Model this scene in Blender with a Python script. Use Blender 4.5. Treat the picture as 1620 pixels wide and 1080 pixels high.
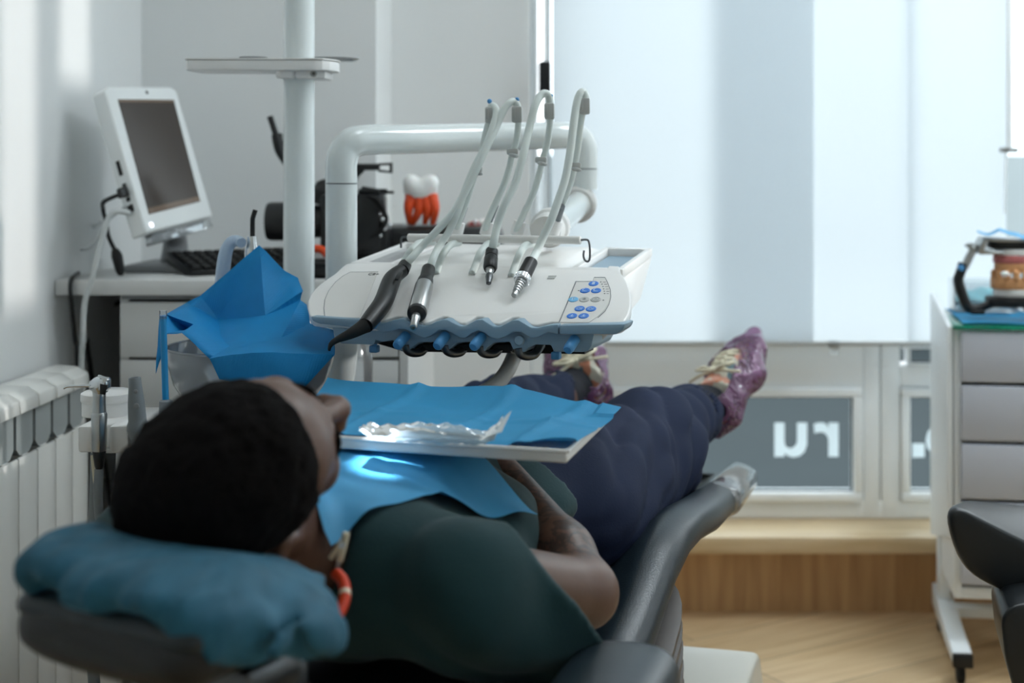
import bpy, bmesh, math, random
import numpy as np
from mathutils import Vector, Matrix

for _o in list(bpy.data.objects):
    bpy.data.objects.remove(_o)
random.seed(4)
SC = bpy.context.scene
COL = SC.collection
PI = math.pi

# ------------------------------------------------------------------ camera, world, sun, exposure
F, VX, VY, ZC = 2250.0, 930.0, 260.0, 1.10       # focal length in pixels, vanishing point of the room depth, eye height
cam_d = bpy.data.cameras.new('camera')
cam = bpy.data.objects.new('camera', cam_d)
COL.objects.link(cam)
cam.location = (0, 0, ZC)
cam.rotation_euler = (PI / 2, 0, 0)
cam_d.sensor_width = 36.0
cam_d.lens = 50.0
cam_d.shift_x = (810 - VX) / 1620.0
cam_d.shift_y = (VY - 540) / 1620.0
cam_d.clip_start = 0.05
cam_d.dof.use_dof = True
cam_d.dof.focus_distance = 1.95
cam_d.dof.aperture_fstop = 3.2
SC.camera = cam

world = bpy.data.worlds.new('overcast_sky')
SC.world = world
world.use_nodes = True
_wn = world.node_tree
_wn.nodes['Background'].inputs['Color'].default_value = (0.92, 0.97, 1.0, 1)
_wn.nodes['Background'].inputs['Strength'].default_value = 3.55

sun_d = bpy.data.lights.new('sun', 'SUN')
sun_d.energy = 1.5
sun_d.angle = math.radians(1.3)
sun_d.color = (1.0, 0.97, 0.93)
sun = bpy.data.objects.new('sun', sun_d)
COL.objects.link(sun)
SUN = Vector((-1.0, -0.10, -0.16)).normalized()     # direction in which the sunlight travels
sun.rotation_euler = SUN.to_track_quat('-Z', 'Y').to_euler()

SC.view_settings.view_transform = 'Standard'
SC.view_settings.look = 'None'
SC.view_settings.gamma = 1.0
SC.view_settings.use_curve_mapping = False
SC.view_settings.exposure = 0.0
SC.cycles.use_denoising = True
SC.cycles.max_bounces = 10
SC.cycles.diffuse_bounces = 6
SC.cycles.transparent_max_bounces = 16
SC.cycles.sample_clamp_indirect = 6.0

# ------------------------------------------------------------------ coordinates
def W(px, py, D):
    """The point of the place that the photograph shows at pixel (px, py), at depth D."""
    return Vector(((px - VX) / F * D, D, ZC - (py - VY) / F * D))

def onz(px, py, z):
    D = (ZC - z) * F / (py - VY)
    return W(px, py, D)

def onplane(px, py, p0, n):
    d = Vector(((px - VX) / F, 1.0, -(py - VY) / F))
    o = Vector((0, 0, ZC))
    t = (p0 - o).dot(n) / d.dot(n)
    return o + d * t

AL = math.radians(15)
U = Vector((math.sin(AL), math.cos(AL), 0))      # towards the patient's feet
V = Vector((math.cos(AL), -math.sin(AL), 0))     # towards the patient's right
ZZ = Vector((0, 0, 1))
O0 = Vector((-0.343, 1.32, 0))

def L(v, s, z):
    return O0 + V * v + U * s + ZZ * z

# ------------------------------------------------------------------ materials
def lin(c):
    c = c / 255.0
    return c / 12.92 if c <= 0.04045 else ((c + 0.055) / 1.055) ** 2.4

def rgb(r, g, b):
    return (lin(r), lin(g), lin(b))

def mat(name, col, rough=0.5, metal=0.0, var=0.0, vscale=8.0, bump=0.0, bscale=60.0, trans=0.0, ior=1.45, alpha=1.0,
        coat=0.0, sheen=0.0, emit=None, estr=0.0, sss=0.0, aniso=None, spec=None):
    m = bpy.data.materials.new(name)
    m.use_nodes = True
    nt = m.node_tree
    b = nt.nodes['Principled BSDF']
    b.inputs['Base Color'].default_value = (*col, 1)
    b.inputs['Roughness'].default_value = rough
    b.inputs['Metallic'].default_value = metal
    b.inputs['IOR'].default_value = ior
    b.inputs['Transmission Weight'].default_value = trans
    b.inputs['Alpha'].default_value = alpha
    b.inputs['Coat Weight'].default_value = coat
    b.inputs['Coat Roughness'].default_value = 0.08
    b.inputs['Sheen Weight'].default_value = sheen
    if spec is not None:
        b.inputs['Specular IOR Level'].default_value = spec
    if sss:
        b.inputs['Subsurface Weight'].default_value = sss
        b.inputs['Subsurface Radius'].default_value = (0.012, 0.006, 0.004)
    if emit:
        b.inputs['Emission Color'].default_value = (*emit, 1)
        b.inputs['Emission Strength'].default_value = estr
    if var or bump:
        tc = nt.nodes.new('ShaderNodeTexCoord')
        src = tc.outputs['Object']
        if aniso:
            mp = nt.nodes.new('ShaderNodeMapping')
            mp.inputs['Scale'].default_value = aniso
            nt.links.new(src, mp.inputs['Vector'])
            src = mp.outputs['Vector']
    if var:
        no = nt.nodes.new('ShaderNodeTexNoise')
        no.inputs['Scale'].default_value = vscale
        no.inputs['Detail'].default_value = 5
        nt.links.new(src, no.inputs['Vector'])
        mx = nt.nodes.new('ShaderNodeMix')
        mx.data_type = 'RGBA'
        mx.inputs['A'].default_value = (*[max(0, c * (1 - var)) for c in col], 1)
        mx.inputs['B'].default_value = (*[min(1, c * (1 + var)) for c in col], 1)
        nt.links.new(no.outputs['Fac'], mx.inputs['Factor'])
        nt.links.new(mx.outputs['Result'], b.inputs['Base Color'])
    if bump:
        n2 = nt.nodes.new('ShaderNodeTexNoise')
        n2.inputs['Scale'].default_value = bscale
        n2.inputs['Detail'].default_value = 4
        nt.links.new(src, n2.inputs['Vector'])
        bp = nt.nodes.new('ShaderNodeBump')
        bp.inputs['Strength'].default_value = bump
        bp.inputs['Distance'].default_value = 0.004
        nt.links.new(n2.outputs['Fac'], bp.inputs['Height'])
        nt.links.new(bp.outputs['Normal'], b.inputs['Normal'])
    return m

def mat_clear(name, tint, gloss=0.12, rough=0.02, body=0.0, bodycol=(1, 1, 1)):
    """Thin clear sheet: see-through tint, a little gloss, and an optional milky body."""
    m = bpy.data.materials.new(name)
    m.use_nodes = True
    nt = m.node_tree
    nt.nodes.clear()
    out = nt.nodes.new('ShaderNodeOutputMaterial')
    tr = nt.nodes.new('ShaderNodeBsdfTransparent')
    tr.inputs['Color'].default_value = (*tint, 1)
    gl = nt.nodes.new('ShaderNodeBsdfGlossy')
    gl.inputs['Roughness'].default_value = rough
    gl.inputs['Color'].default_value = (1, 1, 1, 1)
    fr = nt.nodes.new('ShaderNodeLayerWeight')
    fr.inputs['Blend'].default_value = gloss
    m1 = nt.nodes.new('ShaderNodeMixShader')
    nt.links.new(fr.outputs['Fresnel'], m1.inputs['Fac'])
    if body:
        df = nt.nodes.new('ShaderNodeBsdfDiffuse')
        df.inputs['Color'].default_value = (*bodycol, 1)
        tl = nt.nodes.new('ShaderNodeBsdfTranslucent')
        tl.inputs['Color'].default_value = (*bodycol, 1)
        m3 = nt.nodes.new('ShaderNodeMixShader')
        m3.inputs['Fac'].default_value = 0.5
        nt.links.new(df.outputs[0], m3.inputs[1])
        nt.links.new(tl.outputs[0], m3.inputs[2])
        m2 = nt.nodes.new('ShaderNodeMixShader')
        m2.inputs['Fac'].default_value = body
        nt.links.new(tr.outputs[0], m2.inputs[1])
        nt.links.new(m3.outputs[0], m2.inputs[2])
        nt.links.new(m2.outputs[0], m1.inputs[1])
    else:
        nt.links.new(tr.outputs[0], m1.inputs[1])
    nt.links.new(gl.outputs[0], m1.inputs[2])
    nt.links.new(m1.outputs[0], out.inputs['Surface'])
    return m

def mat_sheet(name, col, tl_w=0.35, var=0.1, rib=0.0, ribdir=(1, 0, 0), ribscale=300, vscale=40.0):
    """Thin paper or cloth that lets some light through; optional fine embossed ribs."""
    m = bpy.data.materials.new(name)
    m.use_nodes = True
    nt = m.node_tree
    b = nt.nodes['Principled BSDF']
    out = nt.nodes['Material Output']
    b.inputs['Roughness'].default_value = 0.6
    tl = nt.nodes.new('ShaderNodeBsdfTranslucent')
    tc = nt.nodes.new('ShaderNodeTexCoord')
    no = nt.nodes.new('ShaderNodeTexNoise')
    no.inputs['Scale'].default_value = vscale
    no.inputs['Detail'].default_value = 6
    nt.links.new(tc.outputs['Object'], no.inputs['Vector'])
    mx = nt.nodes.new('ShaderNodeMix')
    mx.data_type = 'RGBA'
    mx.inputs['A'].default_value = (*[c * (1 - var) for c in col], 1)
    mx.inputs['B'].default_value = (*[min(1, c * (1 + var)) for c in col], 1)
    nt.links.new(no.outputs['Fac'], mx.inputs['Factor'])
    nt.links.new(mx.outputs['Result'], b.inputs['Base Color'])
    nt.links.new(mx.outputs['Result'], tl.inputs['Color'])
    ms = nt.nodes.new('ShaderNodeMixShader')
    ms.inputs['Fac'].default_value = tl_w
    nt.links.new(b.outputs[0], ms.inputs[1])
    nt.links.new(tl.outputs[0], ms.inputs[2])
    nt.links.new(ms.outputs[0], out.inputs['Surface'])
    if rib:
        wv = nt.nodes.new('ShaderNodeTexWave')
        wv.wave_type = 'BANDS'
        mp = nt.nodes.new('ShaderNodeMapping')
        mp.inputs['Rotation'].default_value = ribdir
        nt.links.new(tc.outputs['Object'], mp.inputs['Vector'])
        nt.links.new(mp.outputs['Vector'], wv.inputs['Vector'])
        wv.inputs['Scale'].default_value = ribscale
        bp = nt.nodes.new('ShaderNodeBump')
        bp.inputs['Strength'].default_value = rib
        bp.inputs['Distance'].default_value = 0.002
        nt.links.new(wv.outputs['Fac'], bp.inputs['Height'])
        nt.links.new(bp.outputs['Normal'], b.inputs['Normal'])
    return m

def mat_wood(name, c1, c2, scale, rot, planks=None):
    m = bpy.data.materials.new(name)
    m.use_nodes = True
    nt = m.node_tree
    b = nt.nodes['Principled BSDF']
    b.inputs['Roughness'].default_value = 0.42
    tc = nt.nodes.new('ShaderNodeTexCoord')
    mr = nt.nodes.new('ShaderNodeMapping')
    mr.inputs['Rotation'].default_value = rot
    nt.links.new(tc.outputs['Object'], mr.inputs['Vector'])
    mp = nt.nodes.new('ShaderNodeMapping')
    mp.inputs['Scale'].default_value = scale
    nt.links.new(mr.outputs['Vector'], mp.inputs['Vector'])
    no = nt.nodes.new('ShaderNodeTexNoise')
    no.inputs['Scale'].default_value = 1.0
    no.inputs['Detail'].default_value = 7
    no.inputs['Distortion'].default_value = 0.6
    nt.links.new(mp.outputs['Vector'], no.inputs['Vector'])
    cr = nt.nodes.new('ShaderNodeValToRGB')
    cr.color_ramp.elements[0].position = 0.3
    cr.color_ramp.elements[1].position = 0.72
    cr.color_ramp.elements[0].color = (*c1, 1)
    cr.color_ramp.elements[1].color = (*c2, 1)
    nt.links.new(no.outputs['Fac'], cr.inputs['Fac'])
    last = cr.outputs['Color']
    if planks:
        br = nt.nodes.new('ShaderNodeTexBrick')
        br.inputs['Color1'].default_value = (1, 1, 1, 1)
        br.inputs['Color2'].default_value = (0.78, 0.76, 0.74, 1)
        br.inputs['Mortar'].default_value = (0.45, 0.42, 0.4, 1)
        br.inputs['Scale'].default_value = 1.0
        br.inputs['Mortar Size'].default_value = 0.002
        br.inputs['Brick Width'].default_value = planks[0]
        br.inputs['Row Height'].default_value = planks[1]
        nt.links.new(mr.outputs['Vector'], br.inputs['Vector'])
        mu = nt.nodes.new('ShaderNodeMix')
        mu.data_type = 'RGBA'
        mu.blend_type = 'MULTIPLY'
        mu.inputs['Factor'].default_value = 1.0
        nt.links.new(last, mu.inputs['A'])
        nt.links.new(br.outputs['Color'], mu.inputs['B'])
        last = mu.outputs['Result']
    nt.links.new(last, b.inputs['Base Color'])
    return m

M = {}
M['wall'] = mat('white_wall_paint', rgb(226, 228, 228), 0.75, var=0.03, vscale=3, bump=0.06, bscale=220)
M['ceiling'] = mat('ceiling_paint', rgb(235, 235, 232), 0.8, var=0.02)
M['floor'] = mat_wood('oak_laminate', rgb(202, 170, 128), rgb(228, 202, 162), (3.0, 40.0, 3.0), (0, 0, math.radians(-32)), (1.3, 0.19))
M['plinth'] = mat_wood('oak_panel', rgb(172, 134, 92), rgb(208, 170, 124), (38.0, 38.0, 2.5), (0, 0, 0))
M['sillwood'] = mat_wood('pale_sill_wood', rgb(198, 170, 128), rgb(222, 200, 165), (3, 40, 40), (0, 0, 0))
M['pvc'] = mat('white_pvc', rgb(244, 247, 248), 0.35, var=0.01)
M['gasket'] = mat('dark_gasket', rgb(30, 34, 38), 0.6, var=0.05)
M['pane'] = mat_clear('window_pane', (0.90, 0.95, 0.96), 0.08)
M['tintpane'] = mat_clear('tinted_window_pane', (0.72, 0.80, 0.82), 0.10)
M['asphalt'] = mat('street_asphalt', rgb(36, 44, 47), 0.9, var=0.25, vscale=0.8)
M['kerb'] = mat('kerb_stone', rgb(110, 122, 126), 0.8, var=0.2)
M['facade'] = mat('street_facade', rgb(150, 158, 160), 0.8, var=0.15, vscale=1.0)
M['blind'] = mat_sheet('blind_fabric', rgb(216, 222, 226), 0.66, var=0.03, vscale=200)
M['steel'] = mat('brushed_steel', rgb(176, 178, 178), 0.28, 1.0, var=0.08, vscale=30)
M['darksteel'] = mat('dark_steel', rgb(96, 98, 100), 0.32, 1.0, var=0.1, vscale=30)
M['chrome'] = mat('chrome', rgb(215, 218, 220), 0.12, 1.0, var=0.03)
M['black'] = mat('black_plastic', rgb(18, 20, 22), 0.4, var=0.15, vscale=20)
M['blackmatte'] = mat('matte_black', rgb(12, 13, 14), 0.7, var=0.2, vscale=20)
M['shell'] = mat('unit_white_plastic', rgb(232, 231, 229), 0.30, var=0.02, coat=0.25)
M['shell2'] = mat('unit_ivory_plastic', rgb(218, 217, 214), 0.36, var=0.02)
M['enamel'] = mat('white_enamel', rgb(216, 223, 223), 0.18, var=0.02, coat=0.5)
M['bluegrey'] = mat('blue_grey_plastic', rgb(134, 160, 178), 0.4, var=0.04)
M['blueknob'] = mat('blue_silicone', rgb(74, 142, 196), 0.45, var=0.05)
M['keyblue'] = mat('key_blue', rgb(58, 124, 214), 0.4, var=0.04)
M['keypale'] = mat('key_pale_blue', rgb(110, 180, 224), 0.4, var=0.04)
M['keygrey'] = mat('key_grey', rgb(186, 188, 186), 0.4, var=0.03)
M['ink'] = mat('dark_print', rgb(46, 50, 54), 0.6, var=0.05)
M['inkwhite'] = mat('white_print', rgb(206, 226, 244), 0.5, var=0.03)
M['hose'] = mat('pale_grey_hose', rgb(214, 222, 219), 0.38, var=0.03)
M['greyplastic'] = mat('grey_plastic', rgb(120, 126, 130), 0.45, var=0.06)
M['clipgrey'] = mat('clip_grey', rgb(178, 180, 178), 0.4, var=0.04)
M['radiator'] = mat('radiator_enamel', rgb(232, 232, 228), 0.3, var=0.02, coat=0.2)
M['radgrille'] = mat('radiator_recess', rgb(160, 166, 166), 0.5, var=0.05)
M['deskwhite'] = mat('desk_laminate', rgb(214, 214, 212), 0.4, var=0.02)
M['deskshade'] = mat('desk_shadow_panel', rgb(96, 92, 90), 0.6, var=0.06)
M['bluepaper'] = mat_sheet('blue_napkin_paper', rgb(6, 150, 214), 0.34, 0.08, rib=0.25, ribdir=(0, 0, 0.5), ribscale=110)
M['bluepaper2'] = mat_sheet('blue_tray_paper', rgb(52, 158, 208), 0.25, 0.07, rib=0.12, ribdir=(0, 0, 0.26), ribscale=160)
M['bibpaper'] = mat_sheet('bib_paper', rgb(74, 166, 214), 0.22, 0.07, rib=0.1, ribdir=(0, 0, 1.1), ribscale=160)
M['glass'] = mat_clear('bowl_glass', (0.90, 0.94, 0.95), 0.35, 0.03, body=0.42, bodycol=(0.92, 0.95, 0.96))
M['clearplastic'] = mat_clear('clear_plastic', (0.93, 0.95, 0.96), 0.3, 0.08, body=0.18, bodycol=(0.9, 0.93, 0.95))
M['pouch'] = mat_clear('sterile_pouch', (0.85, 0.93, 0.97), 0.3, 0.12, body=0.55, bodycol=(0.78, 0.88, 0.94))
M['wrap'] = mat_clear('protective_wrap', (0.92, 0.92, 0.92), 0.5, 0.10, body=0.30, bodycol=(0.75, 0.76, 0.77))
M['spout'] = mat('milky_spout', rgb(196, 216, 236), 0.25, var=0.03, trans=0.25)
M['leather'] = mat('slate_upholstery', rgb(29, 40, 47), 0.32, var=0.06, vscale=30, bump=0.10, bscale=400)
M['leatherdark'] = mat('dark_upholstery', rgb(22, 24, 26), 0.42, var=0.08, vscale=30, bump=0.08, bscale=400)
M['bellows'] = mat('bellows_rubber', rgb(84, 78, 75), 0.45, var=0.05)
M['beige'] = mat('chair_base_plastic', rgb(204, 200, 188), 0.35, var=0.03, coat=0.2)
M['skin'] = mat('brown_skin', (0.120, 0.060, 0.040), 0.42, var=0.22, vscale=14, bump=0.06, bscale=260, sss=0.08)
M['hair'] = mat('black_hair', (0.008, 0.007, 0.007), 0.95, var=0.5, vscale=120, bump=0.8, bscale=420, spec=0.1)
M['scrub'] = mat('teal_scrub_cotton', (0.005, 0.034, 0.040), 0.9, var=0.12, vscale=20, bump=0.12, bscale=300, sheen=0.08)
M['navy'] = mat('navy_scrub_cotton', (0.0075, 0.0145, 0.042), 0.8, var=0.12, vscale=24, bump=0.12, bscale=300, spec=0.25)
M['sock'] = mat('black_sock', (0.014, 0.016, 0.022), 0.9, var=0.2, vscale=60, bump=0.2, bscale=500)
M['shoe'] = mat('floral_sneaker', rgb(190, 184, 166), 0.7, var=0.1, vscale=40)
M['lace'] = mat('cream_lace', rgb(222, 214, 190), 0.75, var=0.06, vscale=90, bump=0.2, bscale=500)
M['sole'] = mat('sneaker_sole', rgb(214, 206, 190), 0.6, var=0.05)
M['cover'] = mat_clear('purple_shoe_cover', (0.62, 0.38, 0.58), 0.35, 0.25, body=0.60, bodycol=rgb(166, 110, 158))
M['pillow'] = mat('teal_pillow_cover', rgb(30, 90, 114), 0.7, var=0.5, vscale=14, bump=0.35, bscale=40, sheen=0.03, aniso=(2.5, 1, 0.7))
M['orange'] = mat('orange_coil', rgb(214, 62, 18), 0.35, var=0.05)
M['ivory'] = mat('ivory_clip', rgb(222, 214, 190), 0.45, var=0.05)
M['tooth'] = mat('tooth_enamel', rgb(240, 240, 238), 0.2, var=0.03, sss=0.2)
M['root'] = mat('orange_root', rgb(222, 76, 30), 0.3, var=0.1, vscale=60)
M['gum'] = mat('pink_gum', rgb(190, 110, 108), 0.45, var=0.08, vscale=60)
M['waxmodel'] = mat('tan_plaster', rgb(206, 150, 102), 0.55, var=0.10, vscale=60)
M['plaster'] = mat('white_plaster', rgb(226, 226, 224), 0.7, var=0.05, vscale=50)
M['cabinet'] = mat('cabinet_grey', rgb(190, 194, 204), 0.45, var=0.02)
M['cabinetside'] = mat('cabinet_white', rgb(230, 234, 236), 0.4, var=0.02)
M['greenglass'] = mat('green_glass_edge', rgb(24, 150, 120), 0.08, var=0.05, trans=0.5)
M['tealglove'] = mat('teal_gloves', rgb(120, 186, 196), 0.6, var=0.15, vscale=40)
M['stool'] = mat('black_stool_vinyl', rgb(26, 30, 33), 0.38, var=0.06, vscale=30)
M['screen'] = mat('dark_screen', rgb(36, 31, 27), 0.2, var=0.5, vscale=5, spec=0.4, emit=(0.10, 0.08, 0.065), estr=0.16, aniso=(4, 1, 0.6))  # brown reflection put into the colour, streaks and a weak glow
M['screenbar'] = mat('screen_taskbar', rgb(70, 58, 46), 0.2, var=0.3, vscale=30, emit=(0.13, 0.09, 0.06), estr=0.4)
M['led'] = mat('power_led', rgb(230, 230, 255), 0.3, emit=(0.9, 0.9, 1.0), estr=2.0)
M['monitor'] = mat('monitor_housing', rgb(226, 230, 230), 0.3, var=0.02, coat=0.2)
M['cablewhite'] = mat('white_cable', rgb(200, 204, 204), 0.5, var=0.04)
M['printgrey'] = mat('grey_stand', rgb(132, 134, 136), 0.5, var=0.05)
M['letter'] = mat_sheet('white_window_vinyl', rgb(240, 243, 244), 0.8, 0.02)
M['fillpanel'] = mat('fill_lamp_panel', (1, 1, 1), 0.5, emit=(0.86, 0.95, 1.0), estr=21.0)  # glow of the added window-side fill lamp
M['lamplight'] = mat('lit_panel', (1, 1, 1), 0.5, emit=(0.87, 0.95, 1.0), estr=7.0)  # operating lamp lens, also the added middle fill lamp
# ------------------------------------------------------------------ things, parts, tags
ORG = {}

def thing(name, label, cat, loc, group=None, kind=None):
    o = bpy.data.objects.new(name, None)
    COL.objects.link(o)
    o.location = loc
    o.empty_display_size = 0.02
    o['label'] = label
    o['category'] = cat
    if group:
        o['group'] = group
    if kind:
        o['kind'] = kind
    ORG[o.name] = Vector(loc)
    return o

def tag(o, label, cat, group=None):
    o['label'] = label
    o['category'] = cat
    if group:
        o['group'] = group
    return o

class MB:
    """Collects vertices and faces of one part."""
    def __init__(self):
        self.v, self.f = [], []

    def add(self, vs, fs):
        n = len(self.v)
        self.v += [Vector(p) for p in vs]
        self.f += [tuple(i + n for i in f) for f in fs]
        return self

    def box(self, c, size, ax=None, bevel=0.0, seg=2):
        """Box with centre C and SIZE along the axes AX (three unit vectors)."""
        ax = ax or (Vector((1, 0, 0)), Vector((0, 1, 0)), ZZ)
        bm = bmesh.new()
        bmesh.ops.create_cube(bm, size=1.0)
        for q in bm.verts:
            q.co = Vector((q.co.x * size[0], q.co.y * size[1], q.co.z * size[2]))
        if bevel:
            bmesh.ops.bevel(bm, geom=list(bm.edges), offset=bevel, segments=seg, affect='EDGES', profile=0.5)
        bm.verts.index_update()
        c = Vector(c)
        self.add([c + ax[0] * q.co.x + ax[1] * q.co.y + ax[2] * q.co.z for q in bm.verts], [[q.index for q in f.verts] for f in bm.faces])
        bm.free()
        return self

    def bb(self, lo, hi, bevel=0.0, seg=2):
        lo, hi = Vector(lo), Vector(hi)
        return self.box((lo + hi) / 2, hi - lo, None, bevel, seg)

    def prism(self, pts, off, bevel=0.0, seg=2):
        """Outline PTS (3D) swept along OFF."""
        bm = bmesh.new()
        off = Vector(off)
        a = [bm.verts.new(Vector(p)) for p in pts]
        b = [bm.verts.new(Vector(p) + off) for p in pts]
        n = len(a)
        bm.faces.new(a)
        bm.faces.new(b[::-1])
        for i in range(n):
            bm.faces.new((a[(i + 1) % n], a[i], b[i], b[(i + 1) % n]))
        bmesh.ops.recalc_face_normals(bm, faces=list(bm.faces))
        if bevel:
            bmesh.ops.bevel(bm, geom=list(bm.edges), offset=bevel, segments=seg, affect='EDGES', profile=0.5, clamp_overlap=True)
        bm.verts.index_update()
        self.add([q.co.copy() for q in bm.verts], [[q.index for q in f.verts] for f in bm.faces])
        bm.free()
        return self

    def tube(self, pts, rad, seg=14, sub=6, cap=True, flat=1.0, up=None):
        """Round tube through PTS (smoothed when SUB > 1), RAD a number or one per point; FLAT squeezes it along UP."""
        pts = [Vector(p) for p in pts]
        rad = [rad] * len(pts) if not hasattr(rad, '__len__') else list(rad)
        P, R = [], []
        n = len(pts)
        if sub > 1 and n > 2:
            for i in range(n - 1):
                p0, p1, p2, p3 = pts[max(i - 1, 0)], pts[i], pts[i + 1], pts[min(i + 2, n - 1)]
                for k in range(sub):
                    t = k / sub
                    P.append(0.5 * ((2 * p1) + (p2 - p0) * t + (2 * p0 - 5 * p1 + 4 * p2 - p3) * t * t + (3 * p1 - p0 - 3 * p2 + p3) * t ** 3))
                    R.append(rad[i] + (rad[i + 1] - rad[i]) * t)
            P.append(pts[-1]); R.append(rad[-1])
        else:
            P, R = pts, rad
        T = []
        for i in range(len(P)):
            d = P[min(i + 1, len(P) - 1)] - P[max(i - 1, 0)]
            T.append(d.normalized() if d.length > 1e-9 else Vector((0, 0, 1)))
        ref = up or (ZZ if abs(T[0].z) < 0.9 else Vector((1, 0, 0)))
        N = (ref - T[0] * ref.dot(T[0])).normalized()
        vs, fs = [], []
        for i, p in enumerate(P):
            if up is not None:
                nn = up - T[i] * up.dot(T[i])
                if nn.length > 1e-4:
                    N = nn.normalized()
            elif i:
                N = T[i - 1].rotation_difference(T[i]) @ N
                N = (N - T[i] * N.dot(T[i])).normalized()
            B = T[i].cross(N)
            for k in range(seg):
                a = 2 * PI * k / seg
                vs.append(p + N * (math.cos(a) * R[i] * flat) + B * (math.sin(a) * R[i]))
        for i in range(len(P) - 1):
            for k in range(seg):
                a, b = i * seg + k, i * seg + (k + 1) % seg
                fs.append((a, b, b + seg, a + seg))
        if cap:
            fs.append(tuple(range(seg))[::-1])
            m = (len(P) - 1) * seg
            fs.append(tuple(m + k for k in range(seg)))
        return self.add(vs, fs)

    def lathe(self, p0, axis, prof, seg=24):
        """PROF: (distance along AXIS from P0, radius) pairs."""
        p0, axis = Vector(p0), Vector(axis).normalized()
        ref = ZZ if abs(axis.z) < 0.9 else Vector((1, 0, 0))
        N = (ref - axis * ref.dot(axis)).normalized()
        B = axis.cross(N)
        vs, fs = [], []
        for (h, r) in prof:
            for k in range(seg):
                a = 2 * PI * k / seg
                vs.append(p0 + axis * h + (N * math.cos(a) + B * math.sin(a)) * max(r, 1e-5))
        for i in range(len(prof) - 1):
            for k in range(seg):
                a, b = i * seg + k, i * seg + (k + 1) % seg
                fs.append((a, b, b + seg, a + seg))
        fs.append(tuple(range(seg))[::-1])
        m = (len(prof) - 1) * seg
        fs.append(tuple(m + k for k in range(seg)))
        return self.add(vs, fs)

    def cyl(self, a, b, r, r2=None, seg=20, rim=0.0):
        a, b = Vector(a), Vector(b)
        h = (b - a).length
        r2 = r if r2 is None else r2
        pr = [(0, r - rim), (rim, r), (h - rim, r2), (h, r2 - rim)] if rim else [(0, r), (h, r2)]
        return self.lathe(a, b - a, pr, seg)

    def ball(self, c, r, seg=16, ax=None):
        r = r if hasattr(r, '__len__') else (r, r, r)
        ax = ax or (Vector((1, 0, 0)), Vector((0, 1, 0)), ZZ)
        c = Vector(c)
        vs, fs = [], []
        n = seg // 2
        for i in range(n + 1):
            th = PI * i / n
            for k in range(seg):
                a = 2 * PI * k / seg
                s = max(math.sin(th), 1e-4)
                vs.append(c + ax[0] * (r[0] * s * math.cos(a)) + ax[1] * (r[1] * s * math.sin(a)) + ax[2] * (r[2] * math.cos(th)))
        for i in range(n):
            for k in range(seg):
                a, b = i * seg + k, i * seg + (k + 1) % seg
                fs.append((a, a + seg, b + seg, b))
        return self.add(vs, fs)

    def torus(self, c, axis, R, r, seg=28, ms=12, a0=0.0, a1=2 * PI):
        c, axis = Vector(c), Vector(axis).normalized()
        ref = ZZ if abs(axis.z) < 0.9 else Vector((1, 0, 0))
        N = (ref - axis * ref.dot(axis)).normalized()
        B = axis.cross(N)
        full = abs(a1 - a0 - 2 * PI) < 1e-6
        pts = [c + (N * math.cos(a0 + (a1 - a0) * i / seg) + B * math.sin(a0 + (a1 - a0) * i / seg)) * R for i in range(seg + 1)]
        if full:
            vs, fs = [], []
            for i in range(seg):
                d = (pts[i] - c).normalized()
                for k in range(ms):
                    a = 2 * PI * k / ms
                    vs.append(pts[i] + d * (r * math.cos(a)) + axis * (r * math.sin(a)))
            for i in range(seg):
                for k in range(ms):
                    a, b = i * ms + k, i * ms + (k + 1) % ms
                    a2, b2 = ((i + 1) % seg) * ms + k, ((i + 1) % seg) * ms + (k + 1) % ms
                    fs.append((a, b, b2, a2))
            return self.add(vs, fs)
        return self.tube(pts, r, ms, 1)

    def sheet(self, fn, nu, nv, thick=0.0):
        """Surface fn(u, v) on a grid; THICK gives it a back side."""
        g = [[Vector(fn(i / nu, j / nv)) for j in range(nv + 1)] for i in range(nu + 1)]
        vs = [p for row in g for p in row]
        w = nv + 1
        fs = [(i * w + j, (i + 1) * w + j, (i + 1) * w + j + 1, i * w + j + 1) for i in range(nu) for j in range(nv)]
        if thick:
            n = len(vs)
            nor = []
            for i in range(nu + 1):
                for j in range(nv + 1):
                    a = g[min(i + 1, nu)][j] - g[max(i - 1, 0)][j]
                    b = g[i][min(j + 1, nv)] - g[i][max(j - 1, 0)]
                    c = a.cross(b)
                    nor.append(c.normalized() if c.length > 1e-12 else ZZ)
            vs = vs + [p - q * thick for p, q in zip(vs, nor)]
            fs = fs + [tuple(k + n for k in f[::-1]) for f in fs]
            rim = [i * w for i in range(nu + 1)] + [nu * w + j for j in range(1, nv + 1)] + [i * w + nv for i in range(nu - 1, -1, -1)] + [j for j in range(nv - 1, 0, -1)]
            for a, b in zip(rim, rim[1:] + rim[:1]):
                fs.append((b, a, a + n, b + n))
        return self.add(vs, fs)

    def rings(self, rings, cap=True):
        n = len(rings[0])
        vs = [p for r in rings for p in r]
        fs = []
        for i in range(len(rings) - 1):
            for k in range(n):
                a, b = i * n + k, i * n + (k + 1) % n
                fs.append((a, b, b + n, a + n))
        if cap:
            fs.append(tuple(range(n))[::-1])
            m = (len(rings) - 1) * n
            fs.append(tuple(m + k for k in range(n)))
        return self.add(vs, fs)

    def build(self, name, material, parent=None, smooth=35, kind=None, label=None, subsurf=0, fixn=True):
        off = ORG[parent.name] if parent is not None else Vector((0, 0, 0))
        me = bpy.data.meshes.new(name)
        me.from_pydata([tuple(p - off) for p in self.v], [], self.f)
        me.update()
        if fixn:
            bm = bmesh.new()
            bm.from_mesh(me)
            bmesh.ops.recalc_face_normals(bm, faces=list(bm.faces))
            bm.to_mesh(me)
            bm.free()
        return link_mesh(name, me, material, parent, smooth, kind, label, off, subsurf)

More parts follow.
